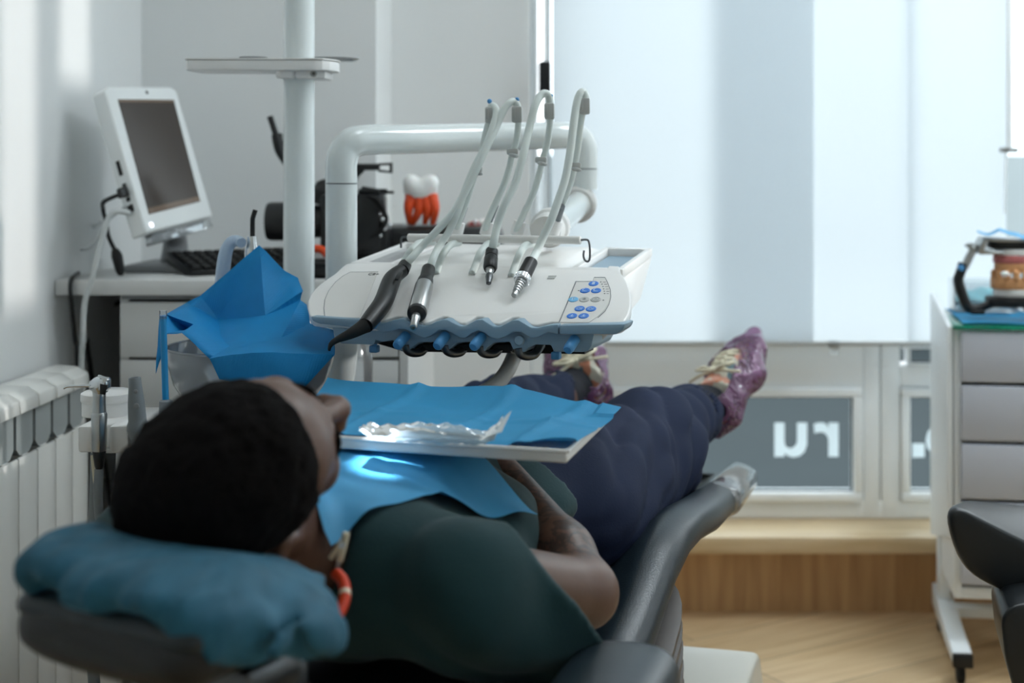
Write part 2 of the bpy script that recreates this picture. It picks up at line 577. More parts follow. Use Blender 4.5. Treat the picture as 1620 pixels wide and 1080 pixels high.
def link_mesh(name, me, material, parent, smooth=35, kind=None, label=None, off=None, subsurf=0):
    if smooth:
        me.shade_smooth()
        if smooth < 180:
            me.set_sharp_from_angle(angle=math.radians(smooth))
    me.materials.append(material)
    o = bpy.data.objects.new(name, me)
    COL.objects.link(o)
    if parent is not None:
        o.parent = parent
    ORG[o.name] = off if off is not None else Vector((0, 0, 0))
    if kind:
        o['kind'] = kind
    if label:
        o['label'] = label
    if subsurf:
        sm = o.modifiers.new('subdivision', 'SUBSURF')
        sm.levels = sm.render_levels = subsurf
    return o

def recenter(o):
    """Moves a one-mesh thing's origin to the middle of its base."""
    me = o.data
    n = len(me.vertices)
    a = np.empty(n * 3, dtype=np.float32)
    me.vertices.foreach_get('co', a)
    a = a.reshape(-1, 3)
    c = np.array([(a[:, 0].min() + a[:, 0].max()) / 2, (a[:, 1].min() + a[:, 1].max()) / 2, a[:, 2].min()], dtype=np.float32)
    me.vertices.foreach_set('co', (a - c).ravel())
    me.update()
    o.location = Vector([float(q) for q in c])
    ORG[o.name] = Vector(o.location)
    return o

def text_verts(s, size, extrude):
    cu = bpy.data.curves.new('t', 'FONT')
    cu.body = s
    cu.size = size
    cu.extrude = extrude
    cu.align_x = 'CENTER'
    cu.align_y = 'CENTER'
    ob = bpy.data.objects.new('t', cu)
    COL.objects.link(ob)
    dg = bpy.context.evaluated_depsgraph_get()
    ev = ob.evaluated_get(dg)
    me = ev.to_mesh()
    vs = [v.co.copy() for v in me.vertices]
    fs = [tuple(p.vertices) for p in me.polygons]
    ev.to_mesh_clear()
    bpy.data.objects.remove(ob)
    bpy.data.curves.remove(cu)
    return vs, fs

def text(mb, s, size, c, ax, ay, extrude=0.0004, mirror=False):
    vs, fs = text_verts(s, size, extrude)
    c = Vector(c)
    n = Vector(ax).cross(Vector(ay)).normalized()
    mb.add([c + ax * (-p.x if mirror else p.x) + ay * p.y + n * p.z for p in vs], fs)

# ------------------------------------------------------------------ smooth solids from distance functions
def _n(p):
    return np.array(p, dtype=np.float64)

def smin(a, b, k):
    h = np.clip(0.5 + 0.5 * (b - a) / k, 0, 1)
    return b + (a - b) * h - k * h * (1 - h)

def smax(a, b, k):
    return -smin(-a, -b, k)

def cone(p, a, b, ra, rb):
    a, b = _n(a), _n(b)
    ab = b - a
    t = np.clip(((p - a) @ ab) / (ab @ ab), 0, 1)
    d = np.linalg.norm(p - a - t[:, None] * ab, axis=1)
    return d - (ra + (rb - ra) * t)

def ecap(p, a, b, ra, rb, axis, k):
    """Like cone, but K times as wide along AXIS."""
    a, b, ax = _n(a), _n(b), _n(axis)
    q = p - a
    q = q - np.outer(q @ ax, ax) * (1 - 1 / k)
    ab = b - a
    ab = ab - ax * (ab @ ax) * (1 - 1 / k)
    t = np.clip((q @ ab) / (ab @ ab), 0, 1)
    d = np.linalg.norm(q - t[:, None] * ab, axis=1)
    return d - (ra + (rb - ra) * t)

def ell(p, c, r, fr=None):
    q = p - _n(c)
    if fr is not None:
        q = q @ np.array([_n(f) for f in fr]).T
    r = _n(r)
    k0 = np.linalg.norm(q / r, axis=1)
    k1 = np.linalg.norm(q / (r * r), axis=1)
    return k0 * (k0 - 1) / np.maximum(k1, 1e-9)

def vnoise(p, scale, seed=0):
    q = p * scale + seed * 17.31
    i = np.floor(q).astype(np.int64)
    f = q - i
    f = f * f * (3 - 2 * f)
    out = np.zeros(len(p))
    for dx in (0, 1):
        for dy in (0, 1):
            for dz in (0, 1):
                h = ((i[:, 0] + dx) * 73856093) ^ ((i[:, 1] + dy) * 19349663) ^ ((i[:, 2] + dz) * 83492791)
                h = (h ^ (h >> 13)) * 1274126177
                r = ((h ^ (h >> 16)) & 0xFFFF) / 32767.5 - 1.0
                w = (f[:, 0] if dx else 1 - f[:, 0]) * (f[:, 1] if dy else 1 - f[:, 1]) * (f[:, 2] if dz else 1 - f[:, 2])
                out += r * w
    return out

def nets(fn, lo, hi, h):
    """Surface of fn < 0 as (vertices, quads)."""
    B = 8
    lo, hi = _n(lo), _n(hi)
    nb = np.ceil((hi - lo) / (h * B)).astype(int)
    n = nb * B
    cc = np.stack(np.meshgrid(*[(np.arange(k) + 0.5) * B * h for k in nb], indexing='ij'), -1).reshape(-1, 3) + lo - h / 2
    dc = fn(cc)
    keep = np.abs(dc) < B * h * 1.35 + 0.004
    val = np.repeat(np.repeat(np.repeat(dc.reshape(nb), B, 0), B, 1), B, 2)
    km = np.repeat(np.repeat(np.repeat(keep.reshape(nb), B, 0), B, 1), B, 2)
    idx = np.argwhere(km)
    for s in range(0, len(idx), 400000):
        c = idx[s:s + 400000]
        val[c[:, 0], c[:, 1], c[:, 2]] = fn(lo + c * h)
    sg = val < 0
    cs = [(a, b, c) for a in (0, 1) for b in (0, 1) for c in (0, 1)]
    def sh(A, o):
        return A[o[0]:n[0] - 1 + o[0], o[1]:n[1] - 1 + o[1], o[2]:n[2] - 1 + o[2]]
    cnt = sum(sh(sg, o).astype(np.int8) for o in cs)
    act = (cnt > 0) & (cnt < 8)
    ci = np.argwhere(act)
    vid = -np.ones(act.shape, dtype=np.int64)
    vid[act] = np.arange(len(ci))
    acc = np.zeros((len(ci), 3))
    num = np.zeros(len(ci))
    for o in cs:
        for ax in range(3):
            if o[ax]:
                continue
            o2 = list(o); o2[ax] = 1
            a = val[ci[:, 0] + o[0], ci[:, 1] + o[1], ci[:, 2] + o[2]]
            b = val[ci[:, 0] + o2[0], ci[:, 1] + o2[1], ci[:, 2] + o2[2]]
            m = (a < 0) != (b < 0)
            t = np.where(m, a / np.where(m, a - b, 1), 0)
            pos = np.tile(_n(o), (len(ci), 1))
            pos[:, ax] += t
            acc += pos * m[:, None]
            num += m
    verts = lo + (ci + acc / num[:, None]) * h
    quads = []
    for ax in range(3):
        o1, o2 = [(1, 2), (2, 0), (0, 1)][ax]
        sl = [slice(1, n[k] - 1) for k in range(3)]
        sl[ax] = slice(0, n[ax] - 1)
        sl2 = list(sl)
        sl2[ax] = slice(1, n[ax])
        a, b = sg[tuple(sl)], sg[tuple(sl2)]
        base = np.array([s.start for s in sl])
        for flip in (False, True):
            e = np.argwhere(a & ~b if not flip else ~a & b) + base
            def off(k1, k2):
                q = e.copy()
                q[:, o1] -= k1
                q[:, o2] -= k2
                return vid[q[:, 0], q[:, 1], q[:, 2]]
            q = np.stack([off(0, 0), off(1, 0), off(1, 1), off(0, 1)], 1)
            quads.append(q if not flip else q[:, ::-1])
    quads = np.concatenate(quads)
    return verts, quads[(quads >= 0).all(1)]

def solid(name, fn, lo, hi, h, material, parent=None, label=None, smooth=180, relax=1):
    vs, qs = nets(fn, lo, hi, h)
    off = ORG[parent.name] if parent is not None else Vector((0, 0, 0))
    for _ in range(relax):
        acc = np.zeros_like(vs)
        num = np.zeros(len(vs))
        for k in range(4):
            a, b = qs[:, k], qs[:, (k + 1) % 4]
            np.add.at(acc, a, vs[b]); np.add.at(num, a, 1)
            np.add.at(acc, b, vs[a]); np.add.at(num, b, 1)
        vs = vs * 0.5 + 0.5 * acc / np.maximum(num, 1)[:, None]
    vs = vs - _n(off)
    me = bpy.data.meshes.new(name)
    me.vertices.add(len(vs))
    me.vertices.foreach_set('co', vs.astype(np.float32).ravel())
    me.loops.add(len(qs) * 4)
    me.loops.foreach_set('vertex_index', qs.astype(np.int32).ravel())
    me.polygons.add(len(qs))
    me.polygons.foreach_set('loop_start', (np.arange(len(qs)) * 4).astype(np.int32))
    me.update(calc_edges=True)
    me.validate()
    return link_mesh(name, me, material, parent, smooth, None, label, off)

def superring(c, ax, az, hw, hh, n=36, e=4.0):
    """Rounded-rectangle ring around C in the plane of AX and AZ."""
    out = []
    for k in range(n):
        a = 2 * PI * k / n
        ca, sa = math.cos(a), math.sin(a)
        out.append(Vector(c) + ax * (math.copysign(abs(ca) ** (2 / e), ca) * hw) + az * (math.copysign(abs(sa) ** (2 / e), sa) * hh))
    return out

def pad(mb, secs, ax, e=4.0, rnd=0.03, steps=5, n=40, az=ZZ, dish=0.0):
    """Cushion: SECS of (centre of the top, half width, thickness) along its length, ends rounded over RND."""
    cs = [(Vector(c), w, t) for c, w, t in secs]
    d0 = (cs[1][0] - cs[0][0]).normalized()
    d1 = (cs[-1][0] - cs[-2][0]).normalized()
    rings = []
    for k in range(steps + 1):
        a = PI / 2 * k / steps
        c, w, t = cs[0]
        sh = rnd * (1 - math.sin(a))
        rings.append(superring(c - az * (t / 2) - d0 * (rnd * math.cos(a)) + d0 * rnd, ax, az, max(w - sh, 0.004), max(t / 2 - sh * min(1, t / 2 / rnd), 0.003), n, e))
    for c, w, t in cs[1:-1]:
        rings.append(superring(c - az * (t / 2), ax, az, w, t / 2, n, e))
    for k in range(steps, -1, -1):
        a = PI / 2 * k / steps
        c, w, t = cs[-1]
        sh = rnd * (1 - math.sin(a))
        rings.append(superring(c - az * (t / 2) + d1 * (rnd * math.cos(a)) - d1 * rnd, ax, az, max(w - sh, 0.004), max(t / 2 - sh * min(1, t / 2 / rnd), 0.003), n, e))
    if dish:
        for r in rings:
            c = sum(r, Vector()) / len(r)
            w = max(abs((p - c).dot(ax)) for p in r)
            for p in r:
                x = (p - c).dot(ax) / (0.86 * w)
                if (p - c).dot(az) > 0 and abs(x) < 1:
                    p -= az * (dish * (1 - x ** 6) ** 1.5)
    mb.rings(rings)
    return mb

def bez(pts, n):
    """Catmull-Rom resample of a polyline of tuples."""
    pts = [Vector(p) for p in pts]
    out = []
    for i in range(len(pts) - 1):
        p0, p1, p2, p3 = pts[max(i - 1, 0)], pts[i], pts[i + 1], pts[min(i + 2, len(pts) - 1)]
        for k in range(n):
            t = k / n
            out.append(0.5 * ((2 * p1) + (p2 - p0) * t + (2 * p0 - 5 * p1 + 4 * p2 - p3) * t * t + (3 * p1 - p0 - 3 * p2 + p3) * t ** 3))
    out.append(pts[-1])
    return out
# ------------------------------------------------------------------ the room
def struct(name, material, mb, smooth=30):
    o = mb.build(name, material, None, smooth, 'structure')
    return o

XL, XR, YR, ZT = -1.02, 2.0, -0.8, 2.6
struct('floor', M['floor'], MB().bb((XL - 0.1, YR - 0.1, -0.1), (XR + 0.1, 3.75, 0)))
struct('ceiling', M['ceiling'], MB().bb((XL - 0.1, YR - 0.1, ZT), (XR + 0.1, 3.75, ZT + 0.1)))
struct('wall_left', M['wall'], MB().bb((XL - 0.1, YR, 0), (XL, 3.3, ZT)))
struct('wall_rear', M['wall'], MB().bb((XL - 0.1, YR - 0.1, 0), (XR + 0.1, YR, ZT)))
struct('wall_far', M['wall'], MB().bb((XL - 0.1, 3.25, 0), (-0.484, 3.75, ZT)))
struct('wall_pier', M['wall'], MB().bb((-0.484, 3.5, 0), (-0.143, 3.75, ZT)))
struct('wall_above_window', M['wall'], MB().bb((-0.143, 3.55, 2.42), (1.75, 3.75, ZT)))
struct('wall_window_side', M['wall'], MB().bb((1.75, 3.5, 0), (XR + 0.1, 3.75, ZT)))
# right wall (outside the frame) with unseen openings shaped to lay the low sun's patches inside
_w = MB()
_op = [(0.85, 2.00, 0.75, 2.40), (2.28, 2.66, 1.00, 1.34), (2.77, 2.94, 1.33, 2.36), (3.05, 3.22, 1.75, 2.36)]
_ys = [YR, 0.85, 2.00, 2.28, 2.66, 2.77, 2.94, 3.05, 3.22, 3.5]
for a, b in zip(_ys[:-1], _ys[1:]):
    hit = [o for o in _op if abs(o[0] - a) < 1e-6]
    if hit:
        _w.bb((XR, a, 0), (XR + 0.1, b, hit[0][2]))
        _w.bb((XR, a, hit[0][3]), (XR + 0.1, b, ZT))
    else:
        _w.bb((XR, a, 0), (XR + 0.1, b, ZT))
struct('wall_right', M['wall'], _w)
# plinth, sill and trims below the window
struct('trim_1', M['plinth'], MB().bb((-0.143, 3.50, 0), (1.75, 3.60, 0.157)))
_sl = struct('trim_2', M['sillwood'], MB().bb((-0.143, 3.40, 0.168), (1.75, 3.62, 0.209), 0.006))
struct('trim_3', M['pvc'], MB().bb((-0.143, 3.475, 0.152), (1.75, 3.56, 0.168)))
struct('baseboard_far', M['wall'], MB().bb((XL, 3.235, 0), (-0.484, 3.25, 0.07), 0.003))

# window: frame, sashes, panes, lettering
win = thing('window_1', 'white framed window with low panes under pale blinds', 'window', (0.6, 3.58, 0.21), kind='structure')
del win['category']
YF = 3.575
def wx(px): return (px - VX) / F * YF
def wz(py): return ZC - (py - VY) / F * YF
zs0 = 0.209
ZTOP = 2.42
fr = MB()
x0, x1 = -0.143, 1.75
fr.bb((x0, YF, zs0), (x1, YF + 0.07, wz(792)), 0.006)
fr.bb((x0, YF, ZTOP - 0.06), (x1, YF + 0.07, ZTOP), 0.006)
fr.bb((x0, YF - 0.001, zs0 + 0.001), (wx(937), YF + 0.069, wz(545)), 0.006)
fr.bb((x0, YF - 0.001, wz(545)), (wx(850), YF + 0.069, ZTOP - 0.01), 0.003)
fr.bb((wx(1366), YF - 0.001, zs0 + 0.001), (wx(1392), YF + 0.069, wz(545)), 0.004)
fr.bb((wx(1394), YF - 0.001, zs0 + 0.001), (wx(1424), YF + 0.069, wz(545)), 0.004)
fr.bb((x1 - 0.08, YF - 0.001, zs0 + 0.001), (x1, YF + 0.069, ZTOP - 0.01), 0.006)
fr.bb((wx(900), YF, wz(616)), (wx(1366), YF + 0.07, wz(545)), 0.004)
fr.bb((wx(1424), YF, wz(612)), (x1, YF + 0.07, wz(578)), 0.004)
fr.bb((wx(1424), YF, wz(549)), (x1, YF + 0.07, wz(545)), 0.001)
fr.build('window_frame', M['pvc'], win, 30)
def sash(xa, xb, za, zb, t=0.022, pm='tintpane'):
    s = MB()
    y = YF - 0.012
    s.bb((xa - t, y, za - t), (xb + t, y + 0.06, za), 0.003)
    s.bb((xa - t, y, zb), (xb + t, y + 0.06, zb + t), 0.003)
    s.bb((xa - t, y, za), (xa, y + 0.06, zb), 0.003)
    s.bb((xb, y, za), (xb + t, y + 0.06, zb), 0.003)
    o = s.build('window_sash', M['pvc'], win, 30)
    g = MB()
    k = 0.004
    for lo, hi in (((xa, za), (xb, za + k)), ((xa, zb - k), (xb, zb)), ((xa, za), (xa + k, zb)), ((xb - k, za), (xb, zb))):
        g.bb((lo[0], y + 0.02, lo[1]), (hi[0], y + 0.03, hi[1]))
    g.build('gasket', M['gasket'], o, 30)
    MB().add([(xa, y + 0.03, za), (xb, y + 0.03, za), (xb, y + 0.03, zb), (xa, y + 0.03, zb)], [(0, 1, 2, 3)]).build('window_pane', M[pm], o, 0)
    return o
low = sash(wx(948), wx(1350), wz(778), wz(627))
low2 = sash(wx(1439), x1 - 0.1, wz(778), wz(627))
sash(wx(868), x1 - 0.1, wz(538), ZTOP - 0.1, 0.012, 'pane')
sash(wx(1439), x1 - 0.1, wz(574), wz(551), 0.004)
# mirrored street lettering stuck on the outside of the two low panes
yl = YF + 0.0215
tm = MB()
xa, ya = Vector((1, 0, 0)), ZZ
def gl(*boxes):
    for (a, b, c, d) in boxes:
        tm.bb((wx(a), yl, wz(d)), (wx(c), yl + 0.001, wz(b)))
def glyph(pts):
    tm.prism([(wx(x), yl, wz(y)) for x, y in pts], (0, 0.001, 0))
glyph([(1227, 671), (1243, 671), (1243, 702), (1245, 709), (1251, 712), (1258, 710), (1263, 703), (1263, 671), (1279, 671), (1279, 706), (1275, 717), (1267, 724), (1257, 726), (1249, 724), (1243, 719), (1243, 725), (1227, 725)])
glyph([(1313, 671), (1329, 671), (1329, 725), (1313, 725), (1313, 697), (1310, 690), (1304, 686), (1298, 686), (1291, 688), (1290, 673), (1297, 671), (1305, 671), (1310, 674), (1313, 680)])
tm.build('lettering', M['letter'], low, 0)
tm = MB()
gl((1446, 704, 1466, 726))
glyph([(1468 + 0, 698), (1471, 686), (1478, 676), (1489, 671), (1500, 672), (1510, 678), (1505, 690), (1496, 685), (1488, 688), (1484, 697), (1488, 708), (1496, 712), (1505, 707), (1511, 718), (1501, 725), (1489, 725), (1477, 720), (1470, 710)])
tm.build('lettering', M['letter'], low2, 0)

# what stands outside, seen through the low panes
struct('street_ground', M['asphalt'], MB().bb((-12, 3.9, -0.75), (14, 30, -0.7)))
struct('street_kerb', M['kerb'], MB().bb((-12, 6.6, -0.7), (14, 7.05, -0.62), 0.01))
struct('street_wall', M['facade'], MB().bb((-12, 14, -0.7), (14, 14.5, 1.2)))

# panel blinds hung before the window
def blind(xa, xb, y, label):
    t = thing('panel_blind', label, 'blind', ((xa + xb) / 2, y, 0.665), 'translucent panel blinds')
    def f(u, v):
        return (xa + (xb - xa) * u, y + 0.0012 * math.sin(u * 9 + v * 3), 0.665 + (2.4 - 0.665) * v)
    MB().sheet(f, 10, 10).build('blind_fabric', M['blind'], t, 180)
    MB().bb((xa, y - 0.006, 2.39), (xb, y + 0.006, 2.418), 0.002).build('top_carrier', M['pvc'], t)
def bx(px, y): return (px - VX) / F * y
blind(bx(874, 3.49), bx(1287, 3.49), 3.49, 'pale translucent panel blind at the left, nearest the grey wall')
blind(bx(1125, 3.515), bx(1440, 3.515), 3.515, 'pale translucent panel blind in the middle, overlapping its left neighbour in a darker band')
blind(bx(1436, 3.49), bx(1592, 3.49), 3.49, 'narrow translucent panel blind at the right, behind the jaw model')
rl = thing('blind_rail', 'thin grey metal rail along the lower edge of the blinds', 'rail', (0.55, 3.47, 0.655))
MB().bb((bx(955, 3.475), 3.468, 0.658), (1.4, 3.482, 0.668), 0.002).build('rail', M['clipgrey'], rl)
cl = MB().bb((bx(1311, 3.475), 3.462, 0.651), (bx(1327, 3.475), 3.487, 0.669), 0.002)
cl.build('clamp', M['steel'], rl)
cl = MB().bb((bx(1313, 3.475), 3.466, 0.638), (bx(1325, 3.475), 3.482, 0.651), 0.002)
cl.build('clamp_tab', M['clearplastic'], rl)
cd = thing('hanging_weight', 'black weight hanging on a blind cord beside the grey wall', 'cord weight', W(862, 150, 3.45))
MB().tube([W(868, 160, 3.45), W(864, 150, 3.45)], 0.004, 8, 1).build('cord_end', M['pvc'], cd)
MB().box(W(862, 123, 3.45), (0.030, 0.022, 0.080), None, 0.006).build('weight', M['black'], cd)
MB().tube([W(862, 98, 3.45), Vector((W(862, 98, 3.45).x, 3.45, 2.39))], 0.0035, 8, 1).build('cord_line', M['pvc'], cd)
cd2 = thing('blind_wand', 'thin pale control wand of the blinds hanging at the far right', 'wand', W(1590, 338, 3.45))
MB().tube([W(1597, 240, 3.45), Vector((W(1597, 240, 3.45).x, 3.45, 2.39))], 0.008, 10, 1).build('wand_tube', M['pvc'], cd2)
MB().box(W(1596, 237, 3.45), (0.046, 0.016, 0.012), None, 0.003).build('wand_joint', M['steel'], cd2)
MB().tube([W(1592, 240, 3.45), W(1590, 338, 3.45)], 0.003, 8, 1).build('cord_line', M['pvc'], cd2)

# added unseen window in the right wall, its blind spreading side fill light
win2 = thing('fill_window', 'unseen window added in the right wall for side fill light', 'window', (XR + 0.05, 1.05, 0.75), kind='structure')
del win2['category']
f2 = MB()
f2.bb((XR + 0.03, 0.85, 0.75), (XR + 0.09, 2.00, 0.80)).bb((XR + 0.03, 0.85, 2.35), (XR + 0.09, 2.00, 2.40)).bb((XR + 0.03, 0.85, 0.80), (XR + 0.09, 0.90, 2.35)).bb((XR + 0.03, 1.95, 0.80), (XR + 0.09, 2.00, 2.35))
f2.build('window_frame', M['pvc'], win2)
MB().add([(XR + 0.06, 0.90, 0.80), (XR + 0.06, 1.95, 0.80), (XR + 0.06, 1.95, 2.35), (XR + 0.06, 0.90, 2.35)], [(0, 1, 2, 3)]).build('window_pane', M['pane'], win2, 0)
sb2 = thing('fill_blind', 'translucent blind of the added right window, spreading its fill light', 'blind', (XR - 0.03, 1.05, 0.70))
MB().sheet(lambda u, v: (XR - 0.03 + 0.001 * math.sin(u * 12), 0.80 + 1.26 * u, 0.70 + 1.74 * v), 10, 10).build('blind_fabric', M['blind'], sb2, 180)
MB().bb((XR - 0.036, 0.80, 0.69), (XR - 0.024, 2.06, 0.70)).build('rail', M['pvc'], sb2)
# added ceiling fill lamps, unseen above the frame
for nm, cx_, cy_ in (('middle', 0.25, 2.05), ('window side', 1.2, 2.7)):
    cl_ = thing('fill_lamp', 'unseen flat lamp panel added as fill near the %s of the room' % nm, 'fill lamp', (cx_, cy_, ZT - 0.03))
    MB().bb((cx_ - 0.31, cy_ - 0.31, ZT - 0.028), (cx_ + 0.31, cy_ + 0.31, ZT - 0.001), 0.004).build('housing', M['pvc'], cl_)
    MB().bb((cx_ - 0.28, cy_ - 0.28, ZT - 0.031), (cx_ + 0.28, cy_ + 0.28, ZT - 0.027)).build('diffuser', M['lamplight' if nm == 'middle' else 'fillpanel'], cl_)
# ------------------------------------------------------------------ radiator
rad = thing('radiator', 'white sectional radiator on the left wall below the desk end', 'radiator', (-0.975, 2.3, 0.12))
RX, RT = -0.925, 0.728
nsec = 13
for i in range(nsec):
    y1 = 2.625 - 0.08 * i
    y0 = y1 - 0.0785
    s = MB()
    ym = (y0 + y1) / 2
    # rounded top hood, front fin, rear column
    prof = [(RX - 0.006, 0.10), (RX, 0.12), (RX, RT - 0.105), (RX - 0.03, RT - 0.10), (RX - 0.03, RT - 0.03), (RX - 0.02, RT - 0.012), (RX - 0.022, RT - 0.001), (RX - 0.055, RT + 0.002), (RX - 0.075, RT - 0.006), (RX - 0.082, RT - 0.03), (RX - 0.082, 0.12)]
    s.prism([(x, y0 + 0.026, z) for x, z in prof], (0, 0.0265, 0), 0.003)
    s.bb((RX - 0.003, y0 + 0.0015, 0.12), (RX + 0.003, y1 - 0.0015, RT - 0.105), 0.0025)
    hood = [(RX + 0.006, RT - 0.034), (RX + 0.004, RT - 0.012), (RX - 0.015, RT), (RX - 0.055, RT + 0.003), (RX - 0.078, RT - 0.004), (RX - 0.078, RT - 0.012), (RX - 0.02, RT - 0.010), (RX - 0.006, RT - 0.034)]
    s.prism([(x, y0 + 0.001, z) for x, z in hood], (0, 0.0765, 0), 0.003)
    o = s.build('section', M['radiator'], rad, 40)
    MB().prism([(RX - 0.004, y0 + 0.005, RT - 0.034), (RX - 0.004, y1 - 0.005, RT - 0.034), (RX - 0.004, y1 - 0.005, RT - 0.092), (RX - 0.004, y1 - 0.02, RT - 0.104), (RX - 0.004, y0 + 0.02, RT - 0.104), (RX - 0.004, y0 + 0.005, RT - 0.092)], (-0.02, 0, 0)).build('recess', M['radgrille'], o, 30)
MB().tube([(RX - 0.04, 2.62, RT - 0.06), (RX - 0.04, 2.68, RT - 0.06), (RX - 0.04, 2.70, RT - 0.10), (RX - 0.04, 2.70, 0.0)], 0.011, 12).build('pipe', M['radiator'], rad)
MB().bb((XL + 0.001, 1.9, 0.45), (RX - 0.08, 1.93, 0.5)).build('wall_bracket', M['steel'], rad)
MB().bb((XL + 0.001, 2.5, 0.45), (RX - 0.08, 2.53, 0.5)).build('wall_bracket', M['steel'], rad)

# ------------------------------------------------------------------ desk and its drawers
DZ = 0.879
desk = thing('desk', 'white laminate desk top in the corner under the monitor', 'desk', (-0.66, 3.0, 0))
MB().bb((XL + 0.002, 2.716, DZ - 0.029), (-0.30, 3.248, DZ), 0.002).build('worktop', M['deskwhite'], desk)
MB().bb((XL + 0.004, 3.20, 0.05), (-0.90, 3.225, DZ - 0.029)).build('shade_panel', M['deskshade'], desk)  # dark sheet coloured as the shade in the knee space
cab = thing('desk_cabinet', 'white drawer cabinet under the corner desk behind the blue napkin', 'cabinet', (-0.63, 2.98, 0))
bd = MB()
bd.bb((-0.902, 2.745, 0.06), (-0.886, 3.19, DZ - 0.030))
bd.bb((-0.362, 2.735, 0.06), (-0.346, 3.19, DZ - 0.030))
bd.bb((-0.886, 3.17, 0.06), (-0.362, 3.19, DZ - 0.030))
bd.bb((-0.886, 2.745, 0.06), (-0.362, 3.17, 0.08))
bd.bb((-0.886, 2.76, 0.0), (-0.362, 3.15, 0.06))
bd.build('body', M['deskwhite'], cab)
zz = [0.838, 0.726, 0.612, 0.498, 0.29, 0.085]
for a, b in zip(zz[:-1], zz[1:]):
    MB().bb((-0.900, 2.735, b + 0.003), (-0.364, 2.752, a - 0.003), 0.002).build('drawer', M['deskwhite'], cab)
MB().bb((-0.90, 2.742, 0.840), (-0.364, 2.752, 0.849)).build('rail', M['printgrey'], cab)

# ------------------------------------------------------------------ monitor on the desk
BL, TL, BR, TR = W(232, 369, 2.70), W(165, 136, 2.76), W(337, 342, 2.93), W(278, 137, 2.99)
def mq(u, v): return BL * (1 - u) * (1 - v) + BR * u * (1 - v) + TL * (1 - u) * v + TR * u * v
mn = (BR - BL).cross(TL - BL).normalized()
if mn.y > 0:
    mn = -mn
mon = thing('monitor', 'white tilted touch-screen monitor standing on the corner desk', 'monitor', (-0.86, 2.95, DZ))
hb = MB()
hb.prism([mq(0.0, 0.0), mq(1, 0), mq(1, 0.97), mq(0.93, 1.0), mq(0.05, 1.0), mq(0, 0.97)], -mn * 0.036, 0.005, 3)
hs = hb.build('housing', M['monitor'], mon, 40)
scr = MB()
pc = [(0.10, 0.115), (0.865, 0.125), (0.905, 0.895), (0.125, 0.905)]
scr.prism([mq(*p) + mn * 0.0012 for p in pc], -mn * 0.003).build('screen', M['screen'], mon)
MB().prism([mq(*p) + mn * 0.0016 for p in [(0.10, 0.115), (0.865, 0.125), (0.866, 0.165), (0.102, 0.155)]], -mn * 0.001).build('task_bar', M['screenbar'], mon)
MB().prism([mq(*p) + mn * 0.0016 for p in [(0.124, 0.885), (0.904, 0.875), (0.905, 0.895), (0.125, 0.905)]], -mn * 0.001).build('title_bar', M['screenbar'], mon)
MB().lathe(mq(0.09, 0.045) - mn * 0.001, mn, [(0, 0.005), (0.003, 0.005), (0.0035, 0.004)], 14).build('power_led', M['led'], mon)
MB().lathe(mq(0.55, 0.955) - mn * 0.001, mn, [(0, 0.004), (0.002, 0.004)], 14).build('webcam', M['black'], mon)
sd = (TL - BL).normalized()
wd = (BR - BL).normalized()
pt = MB()
for h, l, w in ((0.46, 0.030, 0.008), (0.34, 0.010, 0.008), (0.29, 0.010, 0.008), (0.25, 0.008, 0.008), (0.19, 0.014, 0.012)):
    pt.box(mq(0, h) - mn * 0.018 - wd * 0.0002, (l, w, 0.003), (sd, mn, wd))
pt.build('side_ports', M['black'], mon)
ft = MB()
ft.box((-0.865, 2.99, DZ + 0.008), (0.16, 0.20, 0.016), None, 0.006)
ft.tube([(-0.872, 3.00, DZ + 0.012), (-0.872, 3.00, DZ + 0.07), mq(0.55, 0.22) - mn * 0.036], [0.030, 0.024, 0.022], 16)
ft.build('stand', M['printgrey'], mon)
MB().prism([mq(0.08, -0.005) - mn * 0.004, mq(0.98, -0.005) - mn * 0.004, mq(0.985, -0.07) - mn * 0.004, mq(0.06, -0.075) - mn * 0.004], -mn * 0.016, 0.002).build('reflection_plate', M['clearplastic'], mon)  # clear plate built in place of the reflection along the lower edge

def cable(name, label, pts, r, m, group=None):
    o = MB().tube(pts, r, 10, 8).build(name, m, None, 180)
    tag(o, label, 'cable', group)
    return recenter(o)
cable('signal_cable', 'thick white cable hanging from the monitor down past the desk edge', [mq(0, 0.16) - mn * 0.018 - wd * 0.006, W(176, 338, 2.70), W(160, 385, 2.695), W(146, 440, 2.69), W(134, 480, 2.695), W(131, 540, 2.70), W(129, 600, 2.71), Vector((W(129, 600, 2.71).x, 2.72, 0.30)), Vector((-0.93, 2.75, 0.006))], 0.0052, M['cablewhite'])
pc_ = thing('power_cable', 'black power cable with a dark plug block dangling behind the monitor', 'cable', W(186, 430, 2.80))
MB().tube([mq(0, 0.30) - mn * 0.020 - wd * 0.003, W(166, 318, 2.74), W(163, 330, 2.78), W(168, 352, 2.79), W(172, 375, 2.79), W(183, 398, 2.79)], 0.0042, 10, 6).build('cable_line', M['black'], pc_, 180)
MB().box(mq(0, 0.30) - mn * 0.018 - wd * 0.012, (0.02, 0.012, 0.022), (sd, mn, wd), 0.003).build('plug', M['black'], pc_)
MB().tube([W(181, 394, 2.79), W(185, 405, 2.79), W(190, 428, 2.79), W(191, 436, 2.79)], [0.006, 0.011, 0.009, 0.004], 12, 3).build('block', M['black'], pc_, 180)
cable('desk_cable', 'thin black cable hanging behind the desk at the left wall', [W(124, 432, 2.80), W(114, 440, 2.72), W(111, 455, 2.705), W(113, 480, 2.71), W(119, 540, 2.74), W(122, 580, 2.74), Vector((-0.98, 2.75, 0.3)), Vector((-0.975, 2.75, 0.006))], 0.0042, M['black'], 'black cables below the desk')
